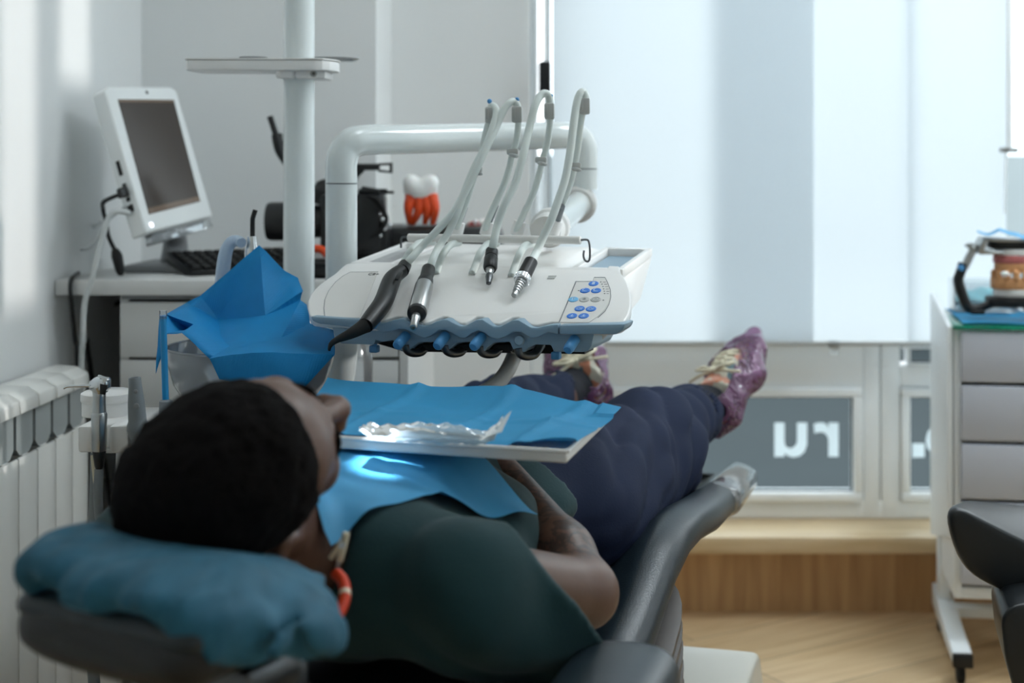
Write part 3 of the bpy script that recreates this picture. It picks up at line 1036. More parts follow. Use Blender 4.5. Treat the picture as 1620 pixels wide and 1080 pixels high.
cable('desk_cable', 'thin black cable running down the dark knee space of the desk', [Vector((-0.955, 3.19, 0.84)), W(143, 505, 3.0), W(138, 540, 2.9), W(145, 590, 2.9), Vector((-0.96, 2.95, 0.2)), Vector((-0.94, 2.98, 0.006))], 0.0042, M['black'], 'black cables below the desk')
cable('network_cable', 'thin white cable looping from the monitor side to the wall', [mq(0, 0.22) - mn * 0.018 - wd * 0.005, W(168, 352, 2.72), W(150, 385, 2.76), W(133, 395, 2.85), W(118, 388, 2.90), W(128, 372, 2.93), W(160, 352, 2.93)], 0.003, M['cablewhite'])

# keyboard
kb = thing('keyboard', 'black keyboard lying askew on the desk below the monitor', 'keyboard', W(330, 425, 2.92))
k0, k1, k2, k3 = [onz(*p, DZ + 0.002) for p in ((277, 436), (385, 446), (470, 418), (385, 412))]
kx = Vector((0.80, 0.60, 0)).normalized()
ky = Vector((-0.60, 0.80, 0))
kc = Vector((-0.690, 2.965, DZ + 0.016))
tl = (ky * 0.97 + ZZ * 0.22).normalized()
kn = kx.cross(tl).normalized()
MB().box(kc, (0.34, 0.15, 0.020), (kx, tl, kn), 0.004).build('keyboard_base', M['black'], kb)
ks = MB()
for r in range(5):
    for c in range(15):
        ks.box(kc + kx * (-0.154 + c * 0.022) + tl * (-0.052 + r * 0.024) + kn * 0.013, (0.018, 0.019, 0.008), (kx, tl, kn), 0.002, 1)
ks.build('key_rows', M['blackmatte'], kb)

# ------------------------------------------------------------------ things on the right part of the desk
vc = thing('video_camera', 'black video camera rig on the desk behind the two white poles', 'camera', W(540, 400, 2.95))
CD = 2.96
MB().box(W(560, 350, CD), (0.125, 0.10, 0.115), None, 0.010).build('body', M['black'], vc)
ln = MB().lathe(W(424, 350, CD), Vector((1, 0, 0)), [(0, 0.030), (0.0, 0.038), (0.006, 0.040), (0.040, 0.040), (0.042, 0.036), (0.05, 0.038), (0.085, 0.038), (0.09, 0.034), (0.14, 0.034), (0.14, 0.02)], 28)
ln.build('lens', M['black'], vc, 30)
MB().lathe(W(424, 350, CD) + Vector((-0.0004, 0, 0)), Vector((-1, 0, 0)), [(0, 0.030), (0.0006, 0.029)], 24).build('front_glass', M['screen'], vc)
MB().tube([W(505, 322, CD), W(512, 300, CD), W(508, 285, CD)], [0.030, 0.028, 0.010], 10, 3).build('viewfinder', M['black'], vc)
hd = MB()
hd.box(W(580, 264, CD), (0.055, 0.020, 0.014), None, 0.004)
hd.prism([W(598, 258, CD), W(620, 257, CD), W(620, 261, CD), W(601, 262, CD)], (0, 0.014, 0))
hd.prism([W(598, 268, CD), W(620, 271, CD), W(620, 274, CD), W(598, 272, CD)], (0, 0.014, 0))
hd.prism([W(616, 257, CD), W(620, 257, CD), W(620, 274, CD), W(616, 273, CD)], (0, 0.014, 0))
hd.tube([W(572, 266, CD), W(560, 280, CD), W(556, 310, CD)], 0.009, 10, 4)
hd.build('top_handle', M['black'], vc)
mk = MB()
mk.tube([W(427, 184, CD), W(437, 214, CD)], 0.0065, 10, 1)
mk.tube([W(436, 212, CD), W(440, 225, CD), W(446, 245, CD), W(480, 290, CD), W(505, 310, CD)], [0.009, 0.012, 0.010, 0.008, 0.008], 10, 4)
mk.box(W(440, 222, CD), (0.018, 0.014, 0.030), None, 0.003)
mk.build('microphone_arm', M['black'], vc)
cg = MB()
for (a, b) in (((572, 300), (600, 305)), ((600, 305), (606, 350)), ((606, 350), (600, 388)), ((600, 388), (565, 394))):
    cg.tube([W(*a, CD - 0.03), W(*b, CD - 0.03)], 0.008, 10, 1)
cg.box(W(590, 303, CD - 0.02), (0.06, 0.014, 0.012), None, 0.003)
cg.box(W(612, 304, CD - 0.02), (0.030, 0.012, 0.006), None, 0.002)
cg.box(W(590, 380, CD - 0.01), (0.07, 0.07, 0.05), None, 0.006)
cg.build('cage', M['black'], vc)
ms = MB()
for p, r in (((596, 332), 0.005), ((600, 339), 0.004), ((605, 347), 0.005), ((612, 352), 0.007), ((608, 361), 0.006), ((602, 372), 0.005), ((618, 356), 0.004), ((595, 358), 0.004)):
    ms.ball(W(*p, CD - 0.042), r, 10)
ms.build('metal_knobs', M['chrome'], vc, 180)
wr = MB()
for k in range(5):
    wr.tube([W(575 + 4 * k, 310 + 3 * k, CD - 0.04), W(600 + 3 * k, 318 + 6 * k, CD - 0.06), W(612 - 2 * k, 352 + 3 * k, CD - 0.055), W(588 - 2 * k, 372 + 2 * k, CD - 0.045)], 0.003, 8, 6)
wr.build('wires', M['blackmatte'], vc, 180)

bg = thing('equipment_case', 'long black padded case lying on the desk under the tooth model', 'case', W(690, 392, 3.08))
MB().box(Vector(((655 - VX) / F * 3.05 + 0.02, 3.08, (DZ + 0.968) / 2)), (0.33, 0.22, 0.968 - DZ), None, 0.022, 4).build('padded_body', M['leatherdark'], bg)
MB().box(Vector(((655 - VX) / F * 3.05 + 0.02, 3.08, 0.935)), (0.334, 0.224, 0.006), None, 0.002).build('zip_seam', M['blackmatte'], bg)
mt = thing('tooth_model', 'large white molar model with orange roots standing on the black case', 'tooth model', W(666, 355, 3.02))
def tooth_fn(p):
    c = _n(W(666, 300, 3.02))
    d = ell(p, c, (0.037, 0.032, 0.028))
    d = smax(d, -(ell(p, c + _n((0, 0, 0.036)), (0.020, 0.018, 0.012))), 0.012)
    for sx in (-1, 1):
        for sy in (-1, 1):
            d = smin(d, ell(p, c + _n((0.021 * sx, 0.016 * sy, 0.016)), (0.015, 0.014, 0.017)), 0.012)
    return d
solid('crown', tooth_fn, W(666, 300, 3.02) - Vector((0.06, 0.055, 0.05)), W(666, 300, 3.02) + Vector((0.06, 0.055, 0.06)), 0.004, M['tooth'], mt)
ro = MB()
for a, b, c in (((652, 312), (646, 330), (648, 354)), ((664, 312), (662, 334), (652, 355)), ((672, 312), (676, 332), (672, 354)), ((682, 312), (688, 332), (684, 355))):
    ro.tube([W(*a, 3.01), W(*b, 3.0), W(*c, 3.01)], [0.016, 0.010, 0.005], 12, 5)
ro.tube([W(645, 318, 3.01), W(688, 318, 3.01)], 0.011, 12, 1)
ro.build('roots', M['root'], mt, 180)
MB().box(Vector((W(666, 330, 3.02).x, 3.03, 0.970)), (0.075, 0.06, 0.005), None, 0.002).build('clear_base', M['clearplastic'], mt)
MB().bb((W(643, 330, 3.03).x, 3.03, 0.971), (W(692, 330, 3.03).x, 3.033, 1.02), 0.001).build('clear_block', M['clearplastic'], mt)
gmn = thing('gum_model', 'pink gum model on the case behind the instrument hoses', 'jaw model', W(762, 366, 3.06))
MB().torus(W(764, 358, 3.06), ZZ, 0.024, 0.011, 18, 10, 0, PI * 1.2).bb(W(764, 365, 3.06) - Vector((0.035, 0.02, 0.012)), W(764, 362, 3.06) + Vector((0.035, 0.02, 0.004)), 0.004).build('gum_arch', M['gum'], gmn, 60)
tt = MB()
for k in range(8):
    a = PI * 1.2 * k / 7 - 0.0
    tt.ball(W(764, 355, 3.06) + Vector((0.024 * math.sin(a), 0, 0)) + Vector((0, 0.024 * math.cos(a), 0.006)), (0.005, 0.005, 0.007), 10)
tt.build('teeth', M['tooth'], gmn, 180)
og = thing('orange_model', 'small orange curved model glimpsed between the two white poles', 'model', W(505, 402, 2.86))
MB().torus(W(500, 402, 2.84) + Vector((0, 0, -0.012)), Vector((0, -1, 0.3)), 0.024, 0.008, 16, 10, -1.2, 1.6).build('curved_ridge', M['root'], og, 180)
MB().box(W(503, 404, 2.86), (0.05, 0.03, 0.012), None, 0.004).build('pale_base', M['tooth'], og)
tr = thing('black_tray', 'flat black tray at the desk front behind the white poles', 'tray', Vector((W(500, 412, 2.80).x, 2.80, DZ)))
MB().bb((W(440, 412, 2.80).x, 2.74, DZ + 0.006), (W(545, 412, 2.80).x, 2.93, DZ + 0.024), 0.005).build('tray_body', M['blackmatte'], tr)
MB().bb((W(450, 412, 2.80).x, 2.76, DZ), (W(535, 412, 2.80).x, 2.9, DZ + 0.006)).build('foot_pad', M['black'], tr)
MB().bb((W(440, 412, 2.80).x, 2.74, DZ + 0.024), (W(545, 412, 2.80).x, 2.748, DZ + 0.030), 0.002).build('rim', M['black'], tr)
# ------------------------------------------------------------------ dental unit: pole, shelf, arms, instrument table
PD = 2.40
px_ = (473 - VX) / F * PD
pole = thing('unit_pole', 'tall white lamp pole left of the instrument arm', 'pole', (px_, PD, 0))
PR = 0.0260
MB().lathe((px_, PD, 0), ZZ, [(0, 0.07), (0.02, 0.07), (0.03, 0.05), (0.06, PR), (2.05, PR)], 36).build('tube', M['enamel'], pole, 40)
zs = W(0, 112, PD - 0.04).z
MB().lathe((px_, PD, W(0, 124, PD).z), ZZ, [(0, PR + 0.001), (0.0, PR + 0.010), (0.003, PR + 0.012), (0.014, PR + 0.012), (0.016, PR + 0.010)], 32).build('collar', M['shell'], pole, 30)
sb = MB()
xa, xb = W(441, 0, PD - 0.05).x, W(513, 0, PD - 0.05).x
sb.bb((xa, PD - 0.045, W(0, 124, PD - 0.045).z), (xa + 0.022, PD + 0.03, zs), 0.003)
sb.bb((xa + 0.026, PD - 0.042, W(0, 124, PD - 0.045).z), (xb, PD + 0.03, zs), 0.003)
sb.build('bracket', M['shell'], pole, 30)
MB().lathe((xb - 0.019, PD - 0.0405, W(0, 116, PD - 0.045).z), Vector((0, -1, 0)), [(0, 0.006), (0.003, 0.006), (0.003, 0.003), (0.0015, 0.003)], 14).build('screw', M['steel'], pole, 30)
x0s, x1s = W(291, 0, PD - 0.06).x, W(527, 0, PD - 0.06).x
ol = []
for k in range(9):
    a = -PI / 2 + PI * k / 8
    ol.append((x1s - 0.03 + 0.03 * math.cos(a), PD - 0.005 + 0.055 * math.sin(a)))
for k in range(7):
    a = PI / 2 + PI / 2 * k / 6
    ol.append((x0s + 0.025 + 0.025 * math.cos(a), PD + 0.015 + 0.035 * math.sin(a)))
for k in range(5):
    a = PI + PI / 2 * k / 4
    ol.append((x0s + 0.008 + 0.008 * math.cos(a), PD - 0.045 + 0.015 * math.sin(a)))
sh = MB().prism([(x, y, zs) for x, y in ol], (0, 0, 0.0165), 0.004, 3)
sh.build('shelf', M['shell'], pole, 40)
MB().prism([(x * 0.0 + (x0s + x1s) / 2 + (x - (x0s + x1s) / 2) * 1.012, PD - 0.006 + (y - PD + 0.006) * 1.02, zs + 0.0168) for x, y in ol], (0, 0, 0.003), 0.0012).build('shelf_lip', M['shell2'], pole, 40)
gp = thing('glass_dish', 'clear shallow glass dish on the pole shelf', 'dish', (W(505, 92, PD).x, PD, zs + 0.0198))
gx = W(522, 92, PD).x
MB().lathe((gx, PD + 0.035, zs + 0.0200), ZZ, [(0, 0.022), (0.001, 0.036), (0.005, 0.044), (0.006, 0.044), (0.003, 0.036), (0.002, 0.020)], 32).build('dish_body', M['glass'], gp, 60)
gp2 = thing('glass_cup', 'small clear glass cup ring on the middle of the pole shelf', 'dish', (W(403, 92, PD).x, PD - 0.01, zs + 0.0198))
MB().lathe((W(403, 92, PD).x, PD - 0.01, zs + 0.0200), ZZ, [(0, 0.012), (0.001, 0.022), (0.0045, 0.024), (0.005, 0.023), (0.003, 0.02), (0.002, 0.010)], 24).build('cup_body', M['glass'], gp2, 60)

# the operating lamp on top of the pole (above the picture) lights the bib
lampo = thing('operating_lamp', 'dental operating lamp on an arm above the patient', 'lamp', (px_, PD, 2.05))
MB().tube([(px_, PD, 2.05), (px_, PD, 2.14), (-0.40, 2.05, 2.22), (-0.27, 1.45, 2.20), (-0.25, 1.25, 2.12)], 0.016, 12).build('arm', M['enamel'], lampo, 180)
LH = Vector((-0.25, 1.25, 2.06))
LT = Vector((-0.230, 1.598, 0.76))
ld = (LT - LH).normalized()
MB().lathe(LH - ld * 0.05, ld, [(0, 0.03), (0.02, 0.07), (0.06, 0.075), (0.065, 0.07)], 28).build('head', M['enamel'], lampo, 40)
MB().lathe(LH + ld * 0.0152, ld, [(0, 0.05), (0.002, 0.05)], 24).build('lens', M['lamplight'], lampo, 30)
sp = bpy.data.lights.new('operating_light', 'SPOT')
sp.energy = 800
sp.spot_size = math.radians(2.7)
sp.spot_blend = 0.55
sp.shadow_soft_size = 0.02
sp.color = (0.92, 0.95, 1.0)
spo = bpy.data.objects.new('operating_light', sp)
COL.objects.link(spo)
spo.location = LH + ld * 0.03
spo.rotation_euler = ld.to_track_quat('-Z', 'Y').to_euler()

# delivery arm: bent tube from floor unit to the joint behind the table
AD0, AD1 = 2.27, 2.56
arm = thing('delivery_arm', 'thick white bent tube arm carrying the instrument table', 'arm', Vector((W(540, 450, AD0).x, AD0, 0.735)))
r0 = 25.0 * AD0 / F
ax0 = W(540, 450, AD0).x
pts = [Vector((-0.60, 2.20, 0.55)), Vector((-0.50, 2.17, 0.70)), Vector((ax0 - 0.025, AD0 + 0.01, 0.745)), Vector((ax0 - 0.001, AD0, 0.78)), W(540, 420, AD0), W(540, 330, AD0), W(540, 285, AD0), W(540, 258, AD0), W(546, 238, AD0 + 0.005), W(560, 225, AD0 + 0.012), W(582, 221, AD0 + 0.03), W(640, 220, AD0 + 0.08), W(760, 217, AD0 + 0.20), W(870, 214.5, AD1 - 0.04), W(900, 214.5, AD1 - 0.012), W(916, 219, AD1), W(923, 232, AD1), W(924, 250, AD1), W(924, 300, AD1)]
MB().tube(pts, [r0] * 10 + [r0 * 0.98] * 2 + [r0 * 0.97] * 7, 28, 5).build('tube', M['enamel'], arm, 60)
MB().lathe(W(540, 291, AD0), ZZ, [(0, r0), (0, r0 + 0.0004), (0.002, r0 + 0.0004), (0.002, r0)], 32).build('seam_ring', M['greyplastic'], arm, 30)
MB().lathe(W(924, 268, AD1), ZZ, [(0, r0 * 0.96), (0, r0 * 0.97 + 0.0005), (0.002, r0 * 0.97 + 0.0005), (0.002, r0 * .96)], 32).build('seam_ring', M['greyplastic'], arm, 30)
ja, jb = W(916, 322, AD1), W(868, 362, 2.24)
jd = (jb - ja).normalized()
MB().tube([ja - jd * 0.02, ja + jd * 0.0, jb], 0.0235, 24, 1).build('spring_arm', M['enamel'], arm, 40)
MB().lathe(ja - jd * 0.012, jd, [(0, 0.012), (-0.004, 0.024), (0.0, 0.030), (0.008, 0.033), (0.030, 0.033), (0.034, 0.029), (0.034, 0.02)], 28).build('joint_ring', M['shell2'], arm, 30)
MB().lathe(jb - jd * 0.03, jd, [(0, 0.02), (0, 0.027), (0.004, 0.031), (0.026, 0.031), (0.03, 0.027), (0.06, 0.024), (0.06, 0.01)], 28).build('joint_ring', M['shell2'], arm, 30)

# ------------------------------------------------------------------ instrument table
PT = math.radians(22)
p0 = W(740, 524, 1.93)
pn = (ZZ * math.cos(PT) - U * math.sin(PT)).normalized()
def on(px, py, h=0.0): return onplane(px, py, p0 + pn * h, pn)
def fv(px, py, back=0.0): return onplane(px, py, p0 + U * back, -U)
unit = thing('instrument_table', 'white dental instrument table with blue keys and wavy front over the patient', 'dental table', p0 + U * 0.1 - ZZ * 0.05)

wave = [(588, 508), (597, 508), (606, 506.5), (618, 502.5), (628, 499.5), (638, 499.5), (648, 503), (660, 508.5), (670, 510.5), (680, 508.5), (690, 503.5), (700, 500), (708, 500.5), (718, 506), (728, 510.5), (736, 510.5), (745, 505.5), (754, 500.5), (763, 500), (772, 505.5), (781, 511), (790, 511.5), (800, 507), (810, 501.5), (820, 501), (830, 506.5), (840, 512.5), (849, 513.5), (860, 511), (872, 508.5), (883, 509)]
outline = [(487, 488), (487, 476), (491, 466), (498, 457), (507, 448.5), (517, 441), (530, 432.5), (541, 422), (547, 417.5), (552, 416), (568, 415.2)]
outline += [(640, 416.5), (760, 419), (880, 422), (960, 424), (963, 419.5), (980, 420.5), (981.5, 430)]
outline += [(987, 437), (992, 447), (996, 458), (998, 470), (997.5, 484), (994, 498), (989, 506), (983, 510.5), (970, 513.5), (950, 514.5), (884, 514)]
outline += wave[::-1] + [(566, 505), (530, 503.5), (505, 502.5), (494, 501), (489, 497)]
MB().prism([on(*p) for p in outline], -pn * 0.016, 0.004, 3).build('top_cover', M['shell'], unit, 40)

# deck behind the cover with a side tray, and the body below
def hexa(mb, top, bot, bevel=0.0):
    bm = bmesh.new()
    t = [bm.verts.new(p) for p in top]
    b = [bm.verts.new(p) for p in bot]
    bm.faces.new(t); bm.faces.new(b[::-1])
    for i in range(4):
        bm.faces.new((t[(i + 1) % 4], t[i], b[i], b[(i + 1) % 4]))
    bmesh.ops.recalc_face_normals(bm, faces=list(bm.faces))
    if bevel:
        bmesh.ops.bevel(bm, geom=list(bm.edges), offset=bevel, segments=3, affect='EDGES', profile=0.5)
    bm.verts.index_update()
    mb.add([q.co.copy() for q in bm.verts], [[q.index for q in f.verts] for f in bm.faces])
    bm.free()
    return mb
fl, frr = on(552, 419, -0.008), on(984, 430, -0.008)
bkd = U * 0.235
bl_, br_ = W(641, 385, fl.y + bkd.y * 1.0), W(1032, 395.5, frr.y + bkd.y)
zb0 = p0.z - 0.035
bot_f0, bot_f1 = on(505, 508, -0.020), on(980, 517, -0.020)
top4 = [fl, frr, br_, bl_]
low4 = [Vector((bot_f0.x, bot_f0.y, bot_f0.z)), Vector((bot_f1.x, bot_f1.y, bot_f1.z)), W(1013, 474, br_.y), Vector((bl_.x, bl_.y, W(1013, 474, br_.y).z))]
hexa(MB(), [p - ZZ * 0.010 for p in top4], low4, 0.004).build('body', M['shell'], unit, 40)
low5 = [p + (sum((q for q in low4), Vector()) / 4 - p) * 0.14 - ZZ * 0.026 for p in low4]
hexa(MB(), [p + (sum((q for q in low4), Vector()) / 4 - p) * 0.03 - ZZ * 0.001 for p in low4], low5, 0.004).build('underbody', M['shell2'], unit, 40)
def tq(u, v, h=0.0):
    return top4[0] * (1 - u) * (1 - v) + top4[1] * u * (1 - v) + top4[3] * (1 - u) * v + top4[2] * u * v + ZZ * h
def rim(mb, u0, u1, v0, v1, w, wv, h0, h1):
    for (a, b, c, d) in ((u0, u1, v0, v0 + wv), (u0, u1, v1 - wv, v1), (u0, u0 + w, v0 + wv, v1 - wv), (u1 - w, u1, v0 + wv, v1 - wv)):
        hexa(mb, [tq(a, c, h1), tq(b, c, h1), tq(b, d, h1), tq(a, d, h1)], [tq(a, c, h0), tq(b, c, h0), tq(b, d, h0), tq(a, d, h0)], 0.0012)
    return mb
rim(MB(), 0.815, 1.0, 0.02, 1.0, 0.022, 0.06, -0.010, 0.003).build('side_tray_rim', M['shell'], unit, 40)
hexa(MB(), [tq(0.84, 0.09, -0.009), tq(0.975, 0.09, -0.009), tq(0.975, 0.93, -0.009), tq(0.84, 0.93, -0.009)], [tq(0.84, 0.09, -0.010), tq(0.975, 0.09, -0.010), tq(0.975, 0.93, -0.010), tq(0.84, 0.93, -0.010)]).build('side_tray_floor', M['bluegrey'], unit, 40)
rim(MB(), 0.0, 0.16, 0.02, 1.0, 0.018, 0.05, -0.010, 0.003).build('side_tray_rim', M['shell'], unit, 40)
hexa(MB(), [tq(0.02, 0.08, -0.004), tq(0.14, 0.08, -0.004), tq(0.14, 0.94, -0.004), tq(0.02, 0.94, -0.004)], [tq(0.02, 0.08, -0.006), tq(0.14, 0.08, -0.006), tq(0.14, 0.94, -0.006), tq(0.02, 0.94, -0.006)]).build('side_tray_glass', M['clearplastic'], unit, 40)
def hump(u, v):
    return tq(0.165 + 0.645 * u, 0.0 + 0.97 * v, -0.006 + 0.016 * min(1, math.sin(PI * min(v * 0.75 + 0.12, 1)) ** 0.6) * min(1, 9 * min(u, 1 - u) + 0.35))
MB().sheet(hump, 24, 14, 0.006).build('rear_hump', M['shell'], unit, 60)

# inlaid plates, seams, keys
MB().prism([on(x, y, 0.0003) for x, y in [(554, 430.5), (598, 430), (569, 503), (524, 501.5), (514, 500.5), (512.5, 488), (514, 474), (520, 460), (531, 446), (542, 437)]], pn * 0.0006).build('inlay_plate', M['shell2'], unit, 30)
def line(mb, pts, r, h=0.0006):
    mb.tube([on(x, y, h) for x, y in pts], r, 6, 1)
    return mb
for pl_, rr_ in (([(598, 430), (554, 430.5), (542, 437), (531, 446), (520, 460), (514, 474), (512.5, 488), (514, 500.5), (516, 503)], 0.0006), ([(911, 445), (897, 480), (883, 513)], 0.0007), ([(911, 445), (938, 445), (940, 438.5), (957, 438.5), (961, 446), (965.5, 458), (966.5, 470), (963.5, 481), (957, 492), (946, 502)], 0.0004)):
    line(MB(), pl_, rr_).build('seam', M['greyplastic'], unit, 60)
MB().prism([on(x, y, 0.0004) for x, y in [(912, 446), (939, 446), (941, 440), (956, 440), (960, 447), (964.5, 459), (965.5, 470), (962, 481), (955, 492), (945, 501), (932, 510), (886, 510)]], pn * 0.0005).build('keypad', M['shell2'], unit, 30)
sl_ = MB().prism([on(x, y, 0.0002) for x, y in [(868, 437), (879.5, 437), (877, 441), (866, 441)]], pn * 0.0008)
line(sl_, [(866, 441), (868, 436.5), (880, 436.5)], 0.0007)
sl_.build('key_slot', M['clipgrey'], unit, 30)
iu = (on(760, 470) - on(740, 470)).normalized()
iw = pn.cross(iu).normalized()
def key(px, py, m, icon):
    c = on(px, py, 0.0008)
    rr = 0.0073
    o = MB().lathe(c, pn, [(0, rr), (0.0008, rr), (0.0013, rr * 0.9)], 24).build('key', m, unit, 30)
    c = c + pn * 0.0014
    g = MB()
    if icon == 'cup':
        g.box(c + iw * 0.002, (0.004, 0.003, 0.0003), (iu, iw, pn)).box(c - iw * 0.002, (0.004, 0.003, 0.0003), (iu, iw, pn))
    elif icon == 'P':
        g.box(c - iu * 0.0012, (0.0009, 0.007, 0.0003), (iu, iw, pn))
        g.torus(c + iw * 0.0018 + iu * 0.0002, pn, 0.0015, 0.00045, 14, 6)
    elif icon == 'ring':
        g.torus(c, pn, 0.0022, 0.0003, 16, 6)
        g.box(c, (0.0006, 0.003, 0.0003), (iu, iw, pn))
    elif icon == 'dash':
        g.box(c, (0.004, 0.0008, 0.0003), (iu, iw, pn))
        g.torus(c, pn, 0.0048, 0.00025, 20, 6)
    elif icon == 'bowl':
        g.torus(c + iw * 0.001, pn, 0.0035, 0.0005, 12, 6, PI * 0.5, PI * 1.5)
        g.box(c - iw * 0.003, (0.007, 0.0007, 0.0003), (iu, iw, pn))
    elif icon == 'plus':
        g.box(c, (0.005, 0.0009, 0.0003), (iu, iw, pn)).box(c, (0.0009, 0.005, 0.0003), (iu, iw, pn)).box(c - iw * 0.004, (0.006, 0.0006, 0.0003), (iu, iw, pn))
    else:
        g.tube([c - iu * 0.0045 - iw * 0.001, c - iu * 0.001 + iw * 0.002, c + iu * 0.0015 - iw * 0.0005, c + iu * 0.0045 + iw * 0.0005], 0.0005, 6, 4)
        g.box(c - iw * 0.003, (0.008, 0.0006, 0.0003), (iu, iw, pn))
    g.build('icon', M['inkwhite'] if m is not M['keygrey'] else M['greyplastic'], o, 30)
for kx_, ky_, km, ic in ((939, 449, 'keyblue', 'cup'), (925.5, 460, 'keyblue', 'bowl'), (943, 460, 'keyblue', 'bowl'), (907, 474, 'keypale', 'P'), (924.5, 474, 'keygrey', 'ring'), (942.5, 474, 'keygrey', 'dash'), (917, 488.5, 'keyblue', 'chair'), (935, 489, 'keyblue', 'chair'), (905, 500, 'keyblue', 'plus'), (923.5, 500, 'keyblue', 'plus')):
    key(kx_, ky_, M[km], ic)
dm = MB()
for i, (x, y) in enumerate(((950.5, 446), (952.5, 449.5), (954, 453.3), (955, 457), (956, 460.7), (956.5, 464.3), (954.5, 474.8), (915.5, 459.7))):
    dm.lathe(on(x, y, 0.0008), pn, [(0, 0.0011), (0.0004, 0.0010)], 10)
    if i < 6:
        for q in range(3 - (i > 4)):
            dm.box(on(x + 4 + q * 1.6, y, 0.0010), (0.0010, 0.0014, 0.0002), (iu, iw, pn))
dm.build('indicator_marks', M['ink'], unit, 30)
lg = MB()
text(lg, 'C8+', 0.0098, on(591, 433.6, 0.0011), iu, iw, 0.0002)
lg.build('model_lettering', M['ink'], unit, 0)

# wavy bumper, lower housing, knobs
bt = [(590, 509)] + [(x, y + 5) for x, y in wave[2:-1]] + [(883, 513)]
bb_ = [(883, 529), (866, 526), (850, 534), (842, 535), (834, 531), (824, 525), (812, 525), (800, 532), (788, 537), (776, 534), (766, 526), (756, 522.5), (746, 527), (736, 535), (728, 535), (716, 527), (704, 521.5), (694, 522.5), (682, 531), (672, 535), (662, 532), (650, 525), (640, 520.5), (630, 520), (618, 524), (606, 526), (591, 520)]
MB().prism([fv(x, y, 0.012) for x, y in bt + bb_], U * 0.05, 0.002, 2).build('wavy_bumper', M['bluegrey'], unit, 40)
MB().prism([fv(x, y, 0.010) for x, y in [(884, 514), (884, 529), (975, 529), (986, 522), (990, 512)]], U * 0.05, 0.003, 2).build('bumper_end', M['bluegrey'], unit, 40)
MB().prism([fv(x, y, 0.014) for x, y in [(490, 500), (494, 508), (503, 512), (560, 518), (592, 520), (592, 506)]], U * 0.05, 0.003, 2).build('bumper_end', M['bluegrey'], unit, 40)
lw = [(524, 515), (529, 531), (539, 543.5), (586, 545.5), (592, 545), (594, 538), (604, 541), (622, 538), (627, 550), (634, 556), (646, 556), (652, 549), (662, 541.5), (688, 541), (693, 551), (700, 556), (708, 556), (714, 549), (724, 542), (746, 541), (750, 551), (757, 556), (766, 556), (772, 549), (782, 542), (806, 541), (811, 552), (817, 557), (830, 557), (836, 550), (848, 545), (871, 545.5), (876, 556.5), (923, 557), (931, 555), (936, 547), (940, 528), (900, 520)]
MB().prism([fv(x, y, 0.03) for x, y in lw], U * 0.12, 0.002, 2).build('lower_housing', M['bluegrey'], unit, 40)
for x, y in ((637, 540), (700, 540.5), (757, 541.5), (905, 546)):
    a = fv(x + 3, y - 7, 0.022)
    d = (-U * 0.86 - ZZ * 0.42 - V * 0.12).normalized()
    MB().lathe(a - d * 0.004, d, [(0, 0.0072), (0.022, 0.0074), (0.026, 0.0068), (0.028, 0.005)], 20).build('knob', M['blueknob'], unit, 40)
a = fv(822, 538, 0.026)
MB().lathe(a, -U, [(0, 0.0072), (0.003, 0.0072), (0.004, 0.006)], 20).build('button_cap', M['bluegrey'], unit, 40)
for x, y in ((592.5, 551.5), (880, 562)):
    c = fv(x, y, 0.055)
    MB().box(c, (0.0125, 0.0125, 0.0105), (V, U, ZZ), 0.002).tube([c + ZZ * 0.0, c + ZZ * 0.012], 0.004, 10, 1).build('clamp_screw', M['blueknob'], unit, 40)
br1 = MB()
for (xa, xb) in ((637, 700), (700, 757), (757, 822)):
    br1.prism([fv(xa + 14, 545, 0.05), fv(xb - 12, 545, 0.05), fv(xb - 12, 555, 0.05), fv(xa + 14, 553, 0.05)], U * 0.06)
br1.prism([fv(588, 541, 0.16), fv(925, 545, 0.16), fv(925, 560, 0.16), fv(640, 556, 0.16)], U * 0.05)
br1.build('dark_underplate', M['blackmatte'], unit, 30)
for (x, y) in ((640, 551), (702, 551.5), (757, 553), (818, 556)):
    MB().tube([fv(x + 2, y - 6, 0.032), fv(x + 5, y + 3, 0.034), fv(x + 15, y + 7, 0.04), fv(x + 27, y + 5, 0.05), fv(x + 33, y - 3, 0.06), fv(x + 38, y - 10, 0.08)], 0.0062, 14, 6).build('hose_loop', M['darksteel'], unit, 180)

# hand rail over the hoses
hr_a, hr_b = W(646, 375.5, 2.215), W(919, 380, 2.125)
MB().cyl(hr_a, hr_b, 0.0062, None, 18, 0.001).build('rail_roller', M['shell2'], unit, 40)
MB().tube([W(646, 376, 2.215), W(640, 374.5, 2.215), W(635.5, 376, 2.215), W(634.5, 381, 2.215), W(634.5, 392, 2.215)], 0.0016, 8, 4).build('rail_wire', M['darksteel'], unit, 180)
MB().tube([W(919, 379.5, 2.125), W(927, 379, 2.125), W(931, 381, 2.125), W(933, 390, 2.125), W(933, 408, 2.125), W(930, 413.5, 2.125), W(925, 411, 2.125), W(923, 404, 2.125), W(924, 396, 2.125)], 0.0016, 8, 4).build('rail_wire', M['darksteel'], unit, 180)

